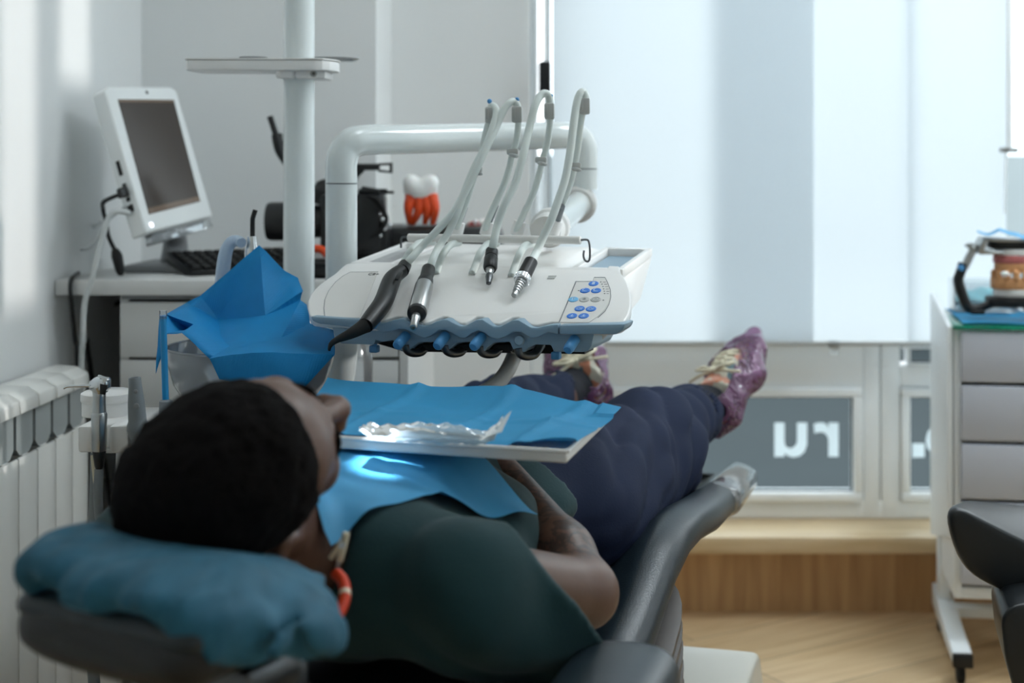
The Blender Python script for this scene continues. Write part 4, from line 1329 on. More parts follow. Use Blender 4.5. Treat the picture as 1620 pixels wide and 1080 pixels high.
# ------------------------------------------------------------------ whip arms that hold the hoses (parts of the table)
def whip(top, pts, clip, rod, cyl_, dot):
    o = MB().tube([W(*p) for p in pts], 0.0050, 10, 5).build('whip_arm', M['hose'], unit, 180)
    MB().box(W(*top), (0.016, 0.016, 0.025), None, 0.003).box(W(top[0] - 5, top[1] - 2, top[2]), (0.006, 0.018, 0.017), None, 0.002).build('hose_clip', M['clipgrey'], o, 40)
    MB().box(W(*clip), (0.018, 0.014, 0.010), None, 0.003).torus(W(clip[0] + 2, clip[1] + 6, clip[2] - 0.01), Vector((0.2, 0.2, 1)), 0.006, 0.002, 16, 8).build('hose_guide', M['clipgrey'], o, 40)
    MB().cyl(W(*rod[0]), W(*rod[1]), 0.0052, None, 12).build('spring_rod', M['greyplastic'], o, 40)
    MB().cyl(W(*cyl_[0]), W(*cyl_[1]), 0.0095, 0.0105, 16, 0.001).build('pivot', M['shell'], o, 40)
    if dot:
        MB().ball(W(*dot), 0.0038, 12).cyl(W(dot[0], dot[1], dot[2]), W(top[0], top[1], top[2]), 0.0012, None, 8).build('blue_pin', M['blueknob'], o, 180)
DT, DB = 2.18, 2.235
whip((776, 182, DT), [(776, 188, DT), (771, 200, DT), (763, 236, DT), (754, 266, DT), (748, 285, DT), (738, 318, DT + 0.02), (728, 345, DT + 0.04), (720, 372, DB)], (754, 268, DT), ((735, 328, DT + 0.03), (726, 352, DB)), ((727, 351, DB), (721, 372, DB)), (774.5, 160, DT))
whip((818, 181, DT), [(819, 188, DT), (820, 197, DT), (817, 222, DT), (810, 246, DT), (806, 265, DT), (798, 290, DT), (787, 315, DT + 0.02), (772, 348, DT + 0.04), (766, 372, DB)], (811, 240, DT), ((784, 325, DT + 0.03), (773, 352, DB)), ((774, 351, DB), (768, 372, DB)), (818, 157.5, DT))
whip((869, 176, DT), [(870, 184, DT), (870, 196, DT), (866, 226, DT), (858, 254, DT), (854, 272, DT), (846, 300, DT), (834, 328, DT + 0.02), (822, 352, DT + 0.04), (814, 372, DB)], (856, 253, DT), ((834, 327, DT + 0.03), (823, 351, DB)), ((823, 350, DB), (817, 372, DB)), (871, 151.5, DT))
whip((925, 168, DT - 0.02), [(922, 176, DT - 0.02), (919, 194, DT - 0.02), (914, 236, DT - 0.02), (909, 262, DT - 0.02), (904, 284, DT), (895, 310, DT), (886, 330, DT + 0.02), (880, 352, DT + 0.03), (872, 376, DB - 0.02)], (910, 262, DT - 0.02), ((889, 326, DT), (881, 352, DT + 0.03)), ((881, 350, DT + 0.03), (873, 376, DB - 0.03)), None)

# ------------------------------------------------------------------ hand instruments with their hoses
def hose(pts, parent, r=0.0056):
    return MB().tube(pts, r, 12, 6).build('hose', M['hose'], parent, 180)

hh = 0.016
# 1: black syringe handle with bent nozzle
a0, a1, a2, a3 = on(638, 421, 0.020), on(606, 478, 0.018), on(577, 513, 0.016), onplane(531, 538, p0 + pn * 0.012, pn)
i1 = thing('black_syringe', 'matte black air-water syringe with a long bent nozzle at the left of the instrument table', 'dental instrument', a1)
MB().tube([on(641, 419, 0.020), on(636, 428, 0.020)], [0.0095, 0.0105], 18, 1).tube([on(636, 428, 0.020), on(625, 436, 0.02), on(618, 447, 0.019), a1, on(590, 500, 0.017), on(578, 515, 0.016)], [0.0105, 0.0118, 0.0135, 0.0135, 0.0125, 0.0112], 18, 4).build('handle', M['black'], i1, 60)
MB().tube([on(579, 514, 0.016), on(556, 527, 0.013), on(534, 537, 0.010), on(525, 543, 0.008), on(521.5, 549, 0.004), on(521, 554, -0.001)], [0.0110, 0.0075, 0.0046, 0.0036, 0.0026, 0.0018], 16, 5).build('nozzle', M['blackmatte'], i1, 60)
MB().box(on(631, 436, 0.032), (0.006, 0.026, 0.004), ((on(636, 428) - on(606, 478)).cross(pn).normalized(), (on(636, 428) - on(606, 478)).normalized(), pn), 0.0015).build('lever', M['black'], i1, 40)
MB().tube([on(599, 500, 0.009), on(594, 508, 0.008), on(589, 519, 0.004)], [0.006, 0.0075, 0.004], 12, 4, flat=0.6, up=pn).build('blue_tip_guard', M['blueknob'], i1, 60)
hose([on(640, 420, 0.020), on(652, 407, 0.030), W(666, 391, 2.12), W(690, 366, 2.12), W(718, 334, 2.12), W(744, 288, 2.13), W(764, 246, 2.14), W(783, 205, 2.16), W(797, 174, 2.17), W(806, 163, 2.175), W(813, 160.5, 2.18), W(818, 166, 2.18), W(820, 178, 2.18)], i1)
hose([W(686, 383, 2.22), W(664, 384, 2.18), W(650, 396, 2.13), on(642, 408, 0.008), on(637, 420, 0.003)], i1, 0.0052)

# 2: steel motor
i2 = thing('steel_motor', 'polished steel micromotor handpiece with a black collar resting on the table cover', 'dental instrument', on(665, 480, hh))
ma, mb_ = on(678, 426, 0.018), on(653, 520, 0.012)
md = (mb_ - ma)
def al(t): return ma + md * t
ml = md.length
MB().lathe(ma, md, [(0, 0.008), (0, 0.0100), (0.030 * 1.0, 0.0095), (0.034, 0.0112), (0.050, 0.0125), (0.052, 0.0125)], 24).build('collar', M['black'], i2, 30)
MB().lathe(ma, md, [(0.050, 0.0122), (0.051, 0.0130), (ml * 0.72, 0.0136), (ml * 0.73, 0.0130)], 28).build('barrel', M['steel'], i2, 30)
MB().lathe(ma, md, [(ml * 0.72, 0.0132), (ml * 0.735, 0.0138), (ml * 0.765, 0.0132), (ml * 0.79, 0.009), (ml * 0.80, 0.006)], 28).build('dark_ring', M['black'], i2, 30)
MB().lathe(ma, md, [(ml * 0.78, 0.0062), (ml * 0.83, 0.0066), (ml * 0.84, 0.0056), (ml * 0.98, 0.0052), (ml * 0.985, 0.0044), (ml * 0.985, 0.003), (ml * 0.94, 0.003)], 20).build('nozzle', M['steel'], i2, 30)
hose([ma - md * 0.0, on(684, 412, 0.028), W(693, 392, 2.11), W(709, 368, 2.12), W(724, 335, 2.12), W(736, 300, 2.13), W(752, 262, 2.14), W(768, 232, 2.15), W(780, 200, 2.16), W(785, 180, 2.17), W(783, 170, 2.175), W(778, 168, 2.18), W(776, 176, 2.18)], i2)
hose([W(726, 384, 2.21), W(712, 388, 2.15), W(701, 402, 2.12), on(694, 420, 0.008), on(690, 432, 0.001)], i2, 0.0054)

# 3: short black turbine coupling
i3 = thing('black_coupling', 'short black turbine coupling hanging over the middle of the table cover', 'dental instrument', on(775, 420, hh))
ca, cb = on(778, 397, 0.026), on(773, 449, 0.010)
cdv = cb - ca
cl_ = cdv.length
MB().lathe(ca, cdv, [(0, 0.0075), (0, 0.0092), (cl_ * 0.20, 0.0095), (cl_ * 0.21, 0.0088), (cl_ * 0.24, 0.0102), (cl_ * 0.50, 0.0104), (cl_ * 0.56, 0.0088), (cl_ * 0.57, 0.006)], 24).build('collar', M['black'], i3, 30)
MB().lathe(ca, cdv, [(cl_ * 0.52, 0.0060), (cl_ * 0.60, 0.0062), (cl_ * 0.62, 0.0048), (cl_ * 0.70, 0.0050), (cl_ * 0.72, 0.0042), (cl_ * 0.74, 0.0042)], 20).build('thread', M['steel'], i3, 30)
MB().lathe(ca, cdv, [(cl_ * 0.73, 0.0050), (cl_ * 0.78, 0.0056), (cl_ * 0.88, 0.0046), (cl_ * 0.98, 0.0036), (cl_ * 1.0, 0.002)], 20).build('tip', M['darksteel'], i3, 30)
hose([ca, W(781, 384, 2.10), W(788, 352, 2.11), W(801, 318, 2.11), W(815, 290, 2.12), W(827, 248, 2.13), W(836, 208, 2.15), W(846, 170, 2.16), W(854, 153, 2.17), W(862, 147.5, 2.175), W(868, 153, 2.18), W(870, 168, 2.18)], i3, 0.0060)
hose([W(786, 385, 2.20), W(772, 386, 2.16), W(760, 400, 2.12), on(753, 418, 0.008), on(747, 433, 0.001)], i3, 0.0056)

# 4: coupling with a silver ring
i4 = thing('silver_ring_coupling', 'black coupling with a knurled silver ring and steel connector near the blue keys', 'dental instrument', on(828, 436, hh))
ca, cb = on(840, 414, 0.024), on(813, 468, 0.008)
cdv = cb - ca
cl_ = cdv.length
MB().lathe(ca, cdv, [(0, 0.0085), (0, 0.0100), (cl_ * 0.44, 0.0104), (cl_ * 0.45, 0.009)], 24).build('collar', M['black'], i4, 30)
kr = MB().lathe(ca, cdv, [(cl_ * 0.44, 0.0096), (cl_ * 0.45, 0.0112), (cl_ * 0.57, 0.0114), (cl_ * 0.59, 0.0100), (cl_ * 0.59, 0.008)], 24)
q1 = cdv.normalized(); q2 = pn.cross(q1).normalized(); q3 = q1.cross(q2)
for k in range(26):
    a = 2 * PI * k / 26
    kr.box(ca + q1 * cl_ * 0.51 + (q2 * math.cos(a) + q3 * math.sin(a)) * 0.0113, (cl_ * 0.10, 0.0012, 0.0012), (q1, q2 * -math.sin(a) + q3 * math.cos(a), q2 * math.cos(a) + q3 * math.sin(a)))
kr.build('silver_ring', M['chrome'], i4, 30)
pr = [(cl_ * 0.58, 0.0075)]
t_ = 0.60
for k in range(5):
    pr += [(cl_ * t_, 0.0076 - 0.0006 * k), (cl_ * (t_ + 0.035), 0.0076 - 0.0006 * k), (cl_ * (t_ + 0.037), 0.0062 - 0.0005 * k), (cl_ * (t_ + 0.055), 0.0062 - 0.0005 * k)]
    t_ += 0.058
pr += [(cl_ * 0.90, 0.0044), (cl_ * 0.99, 0.0042), (cl_ * 1.0, 0.003)]
MB().lathe(ca, cdv, pr, 22).build('connector', M['steel'], i4, 25)
hose([ca, W(848, 400, 2.09), W(858, 378, 2.10), W(872, 348, 2.10), W(885, 312, 2.11), W(895, 280, 2.12), W(902, 240, 2.13), W(907, 200, 2.14), W(912, 165, 2.15), W(917, 150, 2.155), W(922, 145.5, 2.16), W(926, 152, 2.16), W(926, 164, 2.16)], i4, 0.0060)
hose([W(850, 386, 2.17), W(832, 388, 2.14), W(822, 402, 2.10), on(815, 420, 0.008), on(809, 437, 0.001)], i4, 0.0056)

# ------------------------------------------------------------------ tray with its arm, paper and pouch
TZ = 0.785
def ot(px, py, h=0.0): return onz(px, py, TZ + h)
tray = thing('instrument_tray', 'white instrument tray held over the patient under a blue paper sheet', 'tray', ot(720, 680))
t_fr, t_br = ot(897, 716), ot(962, 655)
t_fl = t_fr - V * 0.365 + U * 0.012
t_bl = t_br - V * 0.385 + U * 0.012
tc4 = [t_fl, t_fr, t_br, t_bl]
MB().prism(tc4, (0, 0, -0.012), 0.003, 3).build('plate', M['shell'], tray, 40)
rm = MB()
for a, b in ((0, 1), (1, 2), (2, 3), (3, 0)):
    rm.tube([tc4[a] + ZZ * 0.001, tc4[b] + ZZ * 0.001], 0.0028, 8, 1)
rm.build('rim', M['shell'], tray, 40)
MB().tube([fv(816, 552, 0.17), fv(812, 566, 0.17), W(800, 590, 2.05), W(780, 612, 2.02), W(745, 632, 1.99), ot(715, 642) + ZZ * -0.018, ot(700, 655) - ZZ * 0.020], [0.0115] * 7, 18, 6).build('support_arm', M['clipgrey'], tray, 60)
# paper on the tray
def tp(u, v):
    a = ot(505, 727) if False else t_fl - V * 0.02 - U * 0.0
    p = (t_fl - V * 0.03 + U * 0.006) * (1 - u) * (1 - v) + (t_fr + V * 0.006 + U * 0.012) * u * (1 - v) + (t_bl - V * 0.02 + U * 0.030) * (1 - u) * v + (t_br + V * 0.018 - U * 0.004) * u * v
    h = 0.004
    for c in (0.30, 0.62, 0.86):
        h += 0.0045 * max(0, 1 - abs(u - c - 0.06 * (v - 0.5)) / 0.035)
    h += 0.004 * max(0, 1 - abs(v - 0.48) / 0.05) * (0.4 + 0.6 * math.sin(u * 9) ** 2)
    h += 0.0025 * (1 + math.sin(u * 14 + v * 5))
    if v > 0.72:
        h += 0.022 * ((v - 0.72) / 0.28) ** 2 * (1.15 - 0.45 * math.sin(u * 6.5 + 0.5)) * (1.0 - 0.75 * u)
    if u > 0.93 and v > 0.8:
        h += 0.004 - 0.35 * (u - 0.93) * (v - 0.8)
    if v < 0.04 and u > 0.62:
        h += -0.006 * (1 - v / 0.04) * math.sin((u - 0.62) * 14)
    return p + ZZ * max(h, 0.0032 if (0.02 < u < 0.97 and 0.03 < v < 0.97) else -0.02)
tag(recenter(MB().sheet(tp, 70, 40, 0.0006).build('tray_paper', M['bluepaper2'], None, 30)), 'creased blue paper sheet spread over the white instrument tray', 'paper')
# sterile pouch
pa, pb = ot(578, 683, 0.016), ot(790, 694, 0.016)
pv = (pb - pa)
pw = ZZ.cross(pv).normalized()
if pw.y < 0: pw = -pw
pch = thing('sterile_pouch', 'crumpled clear sterile pouch lying on the blue tray paper', 'pouch', pa + pv * 0.5 - ZZ * 0.008)
def pf(side):
    def f(u, v):
        w = (v - 0.5) * (0.030 + 0.010 * math.sin(u * 5 + 0.6) + 0.012 * max(0, u - 0.85) * 6)
        bul = 0.012 * math.sin(PI * min(max(u, 0), 1)) ** 0.7 * math.sin(PI * v) ** 0.8
        cr = 0.0022 * math.sin(u * 40 + v * 9) * math.sin(u * 17 + 2 * v) + 0.0018 * math.sin(v * 22 + u * 12)
        lift = 0.020 * max(0, u - 0.90) / 0.10 * (0.25 + v) + 0.008 * max(0, 0.10 - u) / 0.1
        return pa + pv * u + pw * w + ZZ * (side * bul + cr * math.sin(PI * v) + lift + (0.0 if side > 0 else -0.003))
    return f
MB().sheet(pf(1), 90, 22).build('film', M['pouch'], pch, 50)
MB().sheet(pf(-0.3), 60, 12).build('paper_back', mat_sheet('pouch_paper', rgb(206, 222, 230), 0.3, 0.05), pch, 50)
MB().tube([pa + pv * 0.14 + ZZ * 0.001, pa + pv * 0.5 + ZZ * 0.003, pa + pv * 0.86 + ZZ * 0.001], 0.0026, 8, 4).tube([pa + pv * 0.2 + pw * 0.008, pa + pv * 0.8 + pw * 0.007 + ZZ * 0.002], 0.002, 8, 1).build('wrapped_instruments', M['steel'], pch, 60)
fp = MB()
e0 = pb + ZZ * 0.010
fp.sheet(lambda u, v: e0 - pv.normalized() * (0.012 - 0.010 * u) + pw * ((v - 0.5) * 0.034) + ZZ * (0.026 * u * (0.35 + 0.65 * v) - 0.008) + pv.normalized() * (0.010 * u * u), 10, 10, 0.0004)
fp.build('flap', mat_sheet('flap_paper', rgb(236, 240, 242), 0.3, 0.03), pch, 50)
# ------------------------------------------------------------------ spittoon unit behind the patient's head
BD = 2.12
bc = W(398, 545, BD)
spit = thing('spittoon', 'glass spittoon bowl of the dental unit under the large blue napkin', 'spittoon', (bc.x, bc.y, 0))
rb = 0.124
zr = bc.z - 0.002
pr = [(0, 0.02), (0.002, 0.045), (0.012, 0.072), (0.03, 0.095), (0.06, 0.113), (0.09, 0.121), (0.112, 0.124), (0.114, 0.1225), (0.112, 0.1205), (0.09, 0.1165), (0.06, 0.108), (0.03, 0.090), (0.014, 0.068), (0.006, 0.04), (0.005, 0.01)]
MB().lathe((bc.x, bc.y, zr - 0.112), ZZ, pr, 48).build('bowl', M['glass'], spit, 60)
MB().torus((bc.x, bc.y, zr + 0.001), ZZ, 0.1225, 0.0022, 48, 8).build('bowl_rim', M['glass'], spit, 60)
MB().lathe((bc.x - 0.03, bc.y, 0.555), ZZ, [(0, 0.05), (0.01, 0.052), (0.10, 0.045), (zr - 0.125 - 0.555, 0.035), (zr - 0.113 - 0.555, 0.02)], 32).build('bowl_foot', M['shell'], spit, 40)
cb_ = MB()
pad(cb_, [((bc.x - 0.12, bc.y - 0.075, 0.56), 0.13, 0.42), ((bc.x - 0.12, bc.y + 0.19, 0.56), 0.13, 0.42)], Vector((1, 0, 0)), 5.0, 0.03)
cb_.build('cabinet_body', M['shell'], spit, 60)
MB().bb((bc.x - 0.22, bc.y - 0.06, 0), (bc.x - 0.02, bc.y + 0.16, 0.16), 0.01).build('plinth', M['greyplastic'], spit)
bo = W(541, 610, 2.36)
MB().bb((bc.x - 0.05, 2.25, zr - 0.175), (bo.x + 0.05, 2.41, zr - 0.157), 0.004).build('bottle_bracket', M['shell'], spit)
MB().lathe((bo.x, bo.y, zr - 0.156), ZZ, [(0, 0.048), (0.02, 0.052), (0.10, 0.051), (0.135, 0.046), (0.155, 0.036), (0.165, 0.020), (0.185, 0.020), (0.185, 0.016)], 32).build('water_bottle', M['clearplastic'], spit, 50)
MB().tube([Vector((W(350, 560, 2.26).x, 2.26, 0.556)), W(350, 500, 2.26), W(352, 440, 2.26), W(356, 405, 2.26), W(361, 390, 2.26), W(368, 382, 2.26), W(377, 381, 2.26), W(382, 384, 2.25)], [0.012, 0.012, 0.0115, 0.011, 0.010, 0.0095, 0.009, 0.008], 16, 5).build('cup_filler', M['spout'], spit, 60)
MB().tube([W(399.5, 384, 2.27), W(399.5, 350, 2.27), W(400.5, 343, 2.27), W(404, 332, 2.27)], 0.0040, 12, 4).build('rinse_tube', M['black'], spit, 60)
MB().lathe(Vector((W(398, 470, 2.27).x, 2.27, zr - 0.156)), ZZ, [(0, 0.014), (W(0, 398, 2.24).z - zr + 0.156, 0.011), (W(0, 386, 2.24).z - zr + 0.156, 0.0085), (W(0, 375, 2.24).z - zr + 0.156, 0.0075), (W(0, 375, 2.24).z - zr + 0.156, 0.003)], 20).build('rinse_base', M['chrome'], spit, 40)

# large crumpled napkin in the bowl
nv = {1: (411, 386, 2.235), 2: (316, 468, 2.22), 3: (480, 459, 2.20), 4: (363, 549, 2.045), 5: (445, 534, 2.08), 6: (345, 506, 2.21), 7: (294, 479, 2.20), 8: (262, 497, 2.10), 9: (262, 529, 2.03), 10: (306, 513, 2.06), 11: (331, 567, 1.983), 12: (346, 600, 1.975), 13: (484, 612, 1.975), 14: (531, 561, 2.0), 15: (528, 522, 2.12), 16: (486, 481, 2.21), 17: (399, 557, 1.974), 18: (490, 512, 2.17), 19: (521, 556, 2.02), 20: (472, 440, 2.23), 21: (450, 428, 2.235), 22: (476, 474, 2.20), 23: (350, 536, 2.10), 24: (287, 527, 2.0), 25: (297, 521, 2.10), 26: (420, 500, 2.16), 27: (418, 617, 1.968), 28: (252, 500, 2.07), 29: (247, 592, 2.06), 30: (257, 560, 2.055)}
nf = [(1, 2, 6), (1, 6, 26), (1, 26, 21), (21, 26, 20), (20, 26, 3), (3, 26, 22), (26, 6, 23), (26, 23, 4), (26, 4, 5), (26, 5, 22), (2, 7, 6), (7, 8, 10), (7, 10, 6), (6, 10, 23), (10, 4, 23), (8, 9, 25), (8, 25, 10), (9, 24, 25), (24, 10, 25), (24, 4, 10), (24, 11, 4), (11, 17, 4), (11, 12, 17), (12, 27, 17), (17, 27, 13), (17, 13, 14), (17, 14, 5), (4, 17, 5), (5, 14, 19), (5, 19, 18), (19, 15, 18), (14, 15, 19), (5, 18, 22), (22, 18, 16), (8, 28, 9), (28, 29, 30), (9, 28, 30)]
bm = bmesh.new()
bv = {k: bm.verts.new(W(*p)) for k, p in nv.items()}
for f in nf:
    try:
        bm.faces.new([bv[i] for i in f])
    except ValueError:
        pass
bmesh.ops.recalc_face_normals(bm, faces=list(bm.faces))
bmesh.ops.subdivide_edges(bm, edges=list(bm.edges), cuts=3, use_grid_fill=True)
for _ in range(1):
    bmesh.ops.smooth_vert(bm, verts=list(bm.verts), factor=0.10, use_axis_x=True, use_axis_y=True, use_axis_z=True)
bm.normal_update()
for q in bm.verts:
    c = q.co
    q.co = c + q.normal * (0.0014 * math.sin(c.x * 90 + c.z * 60) * math.sin(c.y * 70 + c.z * 40))
me = bpy.data.meshes.new('blue_napkin')
bm.to_mesh(me)
bm.free()
nap = link_mesh('blue_napkin', me, M['bluepaper'], None, 28)
so = nap.modifiers.new('thickness', 'SOLIDIFY')
so.thickness = 0.0006
tag(recenter(nap), 'large crumpled blue napkin stuffed into the glass spittoon bowl', 'napkin')

# saliva ejector in its holder, syringe and suction handle on the assistant console
sj = thing('saliva_ejector', 'thin blue plastic straw standing upright beside the spittoon bowl', 'straw', W(263, 640, 1.96))
MB().tube([W(258, 500, 1.97), W(262, 632, 1.96)], 0.0046, 12, 1).build('straw', mat('blue_straw', rgb(20, 140, 200), 0.3, var=0.05, trans=0.1), sj, 60)
MB().tube([W(258, 491, 1.97), W(258, 504, 1.97)], 0.0052, 12, 1).build('clear_cap', M['clearplastic'], sj, 60)
MB().lathe(W(262.5, 640, 1.96) - ZZ * 0.09, ZZ, [(0, 0.008), (0.06, 0.010), (0.095, 0.009), (0.097, 0.006)], 16).build('holder', M['greyplastic'], sj, 40)

con = thing('assistant_console', 'white holder console with a round lid beside the radiator', 'console', W(180, 760, 1.95) * 1.0)
CZ = W(0, 690, 1.88).z
lx = W(170, 640, 1.97)
MB().lathe((lx.x, lx.y, W(0, 655, 1.97).z), ZZ, [(0, 0.034), (0.018, 0.034), (0.019, 0.0352), (0.022, 0.0358), (0.030, 0.0352), (0.033, 0.030), (0.034, 0.0)], 32).build('lid', M['shell'], con, 40)
cbx = MB()
cx0, cx1 = W(131, 700, 1.90).x, W(262, 700, 1.90).x
ol2 = [(cx0, 1.88), (W(146, 0, 1.88).x, 1.88), (W(148, 0, 1.88).x, 1.905), (W(170, 0, 1.88).x, 1.905), (W(172, 0, 1.88).x, 1.88), (W(203, 0, 1.88).x, 1.88), (W(206, 0, 1.88).x, 1.905), (W(232, 0, 1.88).x, 1.905), (W(235, 0, 1.88).x, 1.88), (cx1, 1.88), (cx1, 2.03), (cx0, 2.03)]
cbx.prism([(x, y, W(0, 716, 1.88).z) for x, y in ol2], (0, 0, W(0, 655, 1.97).z - W(0, 716, 1.88).z), 0.004, 2)
cbx.build('holder_body', M['shell'], con, 40)
MB().bb((cx0 + 0.01, 1.90, W(0, 722, 1.88).z), (cx1, 2.02, W(0, 715, 1.88).z), 0.002).build('under_plate', M['shell2'], con)
MB().tube([(W(200, 0, 1.95).x, 1.97, W(0, 720, 1.9).z), (W(200, 0, 1.95).x, 1.97, 0.0)], 0.02, 20, 1).build('post', M['shell2'], con, 40)
MB().tube([(cx0 + 0.008, 1.93, W(0, 720, 1.9).z), (cx0 + 0.008, 1.93, 0.35), (cx0 + 0.08, 1.95, 0.25)], 0.008, 12, 4).build('drain_hose', M['greyplastic'], con, 60)
MB().tube([W(146, 720, 1.92), W(150, 760, 1.92), W(156, 800, 1.92), W(165, 900, 1.95)], 0.0025, 8, 4).build('wire', M['ivory'], con, 60)

SDp = 1.865
sy = thing('three_way_syringe', 'steel three-way syringe with a thin nozzle standing in the white console', 'dental instrument', W(157, 740, SDp))
sa = W(157, 742, SDp)
k_ = SDp / F
MB().lathe(sa, ZZ, [(0, 5.0 * k_), (0.004, 7 * k_), (28 * k_, 10.5 * k_), (30 * k_, 10 * k_)], 22).build('black_cone', M['black'], sy, 40)
MB().lathe(sa, ZZ, [(28 * k_, 10 * k_), (32 * k_, 11.2 * k_), (86 * k_, 12.4 * k_), (89 * k_, 11.4 * k_), (90 * k_, 10.6 * k_), (112 * k_, 9.6 * k_), (122 * k_, 10.4 * k_), (126 * k_, 9 * k_)], 26).build('handle', M['steel'], sy, 30)
hdm = MB()
hc = W(158, 609, SDp)
hdm.ball(hc, (0.0135, 0.012, 0.0115), 20)
hdm.box(hc + Vector((0.006, -0.002, 0.002)), (0.015, 0.020, 0.017), None, 0.004)
hdm.lathe(hc - Vector((0.005, 0, -0.0)), Vector((-1, -0.1, 0)), [(0, 0.0085), (0.004, 0.0085), (0.006, 0.006), (0.008, 0.0055), (0.009, 0.003)], 18)
hdm.tube([W(160, 622, SDp), W(158, 612, SDp)], [0.0085, 0.012], 18, 1)
hdm.build('head', M['chrome'], sy, 50)
MB().tube([W(148, 610, SDp - 0.002), W(125, 610.5, SDp - 0.004), W(108, 611, SDp - 0.005), W(103, 612.5, SDp - 0.005), W(100.5, 614.5, SDp - 0.005)], [0.0022, 0.0018, 0.0017, 0.0016, 0.0014], 12, 4).build('nozzle', M['chrome'], sy, 60)
MB().prism([hc + Vector(q) for q in ((0.000, -0.010, 0.012), (0.014, -0.012, 0.006), (0.016, -0.006, 0.006), (0.002, -0.004, 0.012))], (0, 0, 0.003), 0.001).build('button', M['chrome'], sy, 40)
MB().prism([hc + Vector(q) for q in ((0.004, -0.0125, 0.004), (0.0135, -0.0125, 0.002), (0.011, -0.0125, -0.011), (0.004, -0.0125, -0.010))], (0, 0.003, 0), 0.001).build('dark_inset', M['black'], sy, 40)
MB().tube([sa, sa - ZZ * 0.06, sa - ZZ * 0.2 + Vector((0.01, 0.04, 0))], 0.006, 12, 4).build('hose', M['greyplastic'], sy, 60)

su = thing('suction_handle', 'grey plastic suction handle standing in the console behind the head', 'dental instrument', W(217, 700, 1.88))
k_ = 1.88 / F
sa = W(222, 735, 1.88)
ax = (W(213, 596, 1.88) - sa).normalized()
MB().lathe(sa, ax, [(0, 8 * k_), (20 * k_, 11 * k_), (42 * k_, 13 * k_), (48 * k_, 15 * k_), (56 * k_, 17 * k_), (64 * k_, 16.5 * k_), (70 * k_, 14 * k_), (74 * k_, 14 * k_), (98 * k_, 13 * k_), (112 * k_, 11.5 * k_), (124 * k_, 10.2 * k_), (137 * k_, 9.6 * k_), (138.5 * k_, 9 * k_), (138.5 * k_, 6 * k_), (110 * k_, 6 * k_)], 26).build('body', M['greyplastic'], su, 40)
dd = MB()
for t, r in ((95, 5.0), (118, 3.6)):
    dd.ball(sa + ax * t * k_ + Vector((0.003, -12.2 * k_ if t < 100 else -10.2 * k_, 0)), (r * k_, 1.6 * k_, r * k_), 12)
dd.build('thumb_dimples', M['printgrey'], su, 180)
MB().tube([sa, sa - ax * 0.06, sa - ZZ * 0.25], 0.010, 12, 4).build('hose', M['greyplastic'], su, 60)
# ------------------------------------------------------------------ dental chair
chair = thing('dental_chair', 'slate grey dental chair with the patient lying on it', 'dental chair', L(0.0, 0.7, 0))
b = MB()
pad(b, [(L(0.02, 0.13, 0.590), 0.225, 0.085), (L(0.02, 0.25, 0.575), 0.25, 0.09), (L(0.015, 0.40, 0.548), 0.255, 0.10), (L(0.01, 0.52, 0.510), 0.25, 0.09)], V, 4, 0.04, dish=0.03)
b.build('backrest', M['leather'], chair, 60)
b = MB()
ss = [(0.40, 0.498, 0.272, 0.10), (0.50, 0.515, 0.280, 0.10), (0.60, 0.545, 0.284, 0.10), (0.72, 0.592, 0.288, 0.095), (0.80, 0.612, 0.294, 0.09), (0.88, 0.612, 0.298, 0.088), (1.0, 0.598, 0.302, 0.09), (1.2, 0.572, 0.292, 0.085), (1.40, 0.548, 0.283, 0.08), (1.56, 0.530, 0.275, 0.075)]
pad(b, [(L(0.0, s, z), w, t) for s, z, w, t in ss], V, 3.2, 0.04, 6, 64, dish=0.055)
b.build('seat', M['leather'], chair, 60)
b = MB()
cs = [(1.17, 0.580, 0.300, 0.092), (1.40, 0.553, 0.288, 0.088), (1.575, 0.534, 0.281, 0.084)]
pad(b, [(L(0.0, s, z), w, t) for s, z, w, t in cs], V, 3.2, 0.044, 6, 64, dish=0.055)
b.build('clear_foot_cover', M['wrap'], chair, 60)
b = MB()
pad(b, [(L(0.328, -0.10, 0.602), 0.060, 0.085), (L(0.328, 0.10, 0.602), 0.060, 0.085), (L(0.328, 0.290, 0.606), 0.060, 0.085)], V, 3.0, 0.05, 7, 40)
b.build('armrest', M['leather'], chair, 60)
MB().box(L(0.335, 0.08, 0.45), (0.05, 0.08, 0.16), (V, U, ZZ), 0.01).box(L(0.25, 0.3, 0.40), (0.25, 0.10, 0.06), (V, U, ZZ), 0.01).build('armrest_post', M['darksteel'], chair)
# headrest
hx = Vector((0.86, -0.51, 0)).normalized()
hy = Vector((0.51, 0.86, 0)).normalized()
hz = (ZZ - hy * 0.04).normalized()
hl = W(15, 970, 1.19) + hx * 0.0
b = MB()
hA = W(138, 968, 1.12)
rg = []
hw = 0.106
pad(b, [(hA + hx * 0.0, hw, 0.062), (hA + hy * 0.08 - hx * 0.004, hw * 0.95, 0.064), (hA + hy * 0.16 - hx * 0.012 - hz * 0.014, hw * 0.82, 0.056)], hx, 3.2, 0.033, 7, 44, hz)
b.build('headrest', M['leatherdark'], chair, 60)
b = MB()
pad(b, [(hA + hy * 0.006 + hz * 0.004, hw * 0.99, 0.034), (hA + hy * 0.07 - hx * 0.004 + hz * 0.002, hw * 0.94, 0.034), (hA + hy * 0.15 - hx * 0.012 - hz * 0.012, hw * 0.80, 0.034)], hx, 3.2, 0.018, 6, 44, hz)
b.build('headrest_top_pad', M['leather'], chair, 60)
b = MB()
b.box(hA + hy * 0.14 - hz * 0.085, (0.13, 0.07, 0.03), (hx, hy, hz), 0.008)
b.box(hA + hy * 0.16 - hz * 0.12 + hx * 0.02, (0.055, 0.09, 0.07), (hx, hy, hz), 0.01)
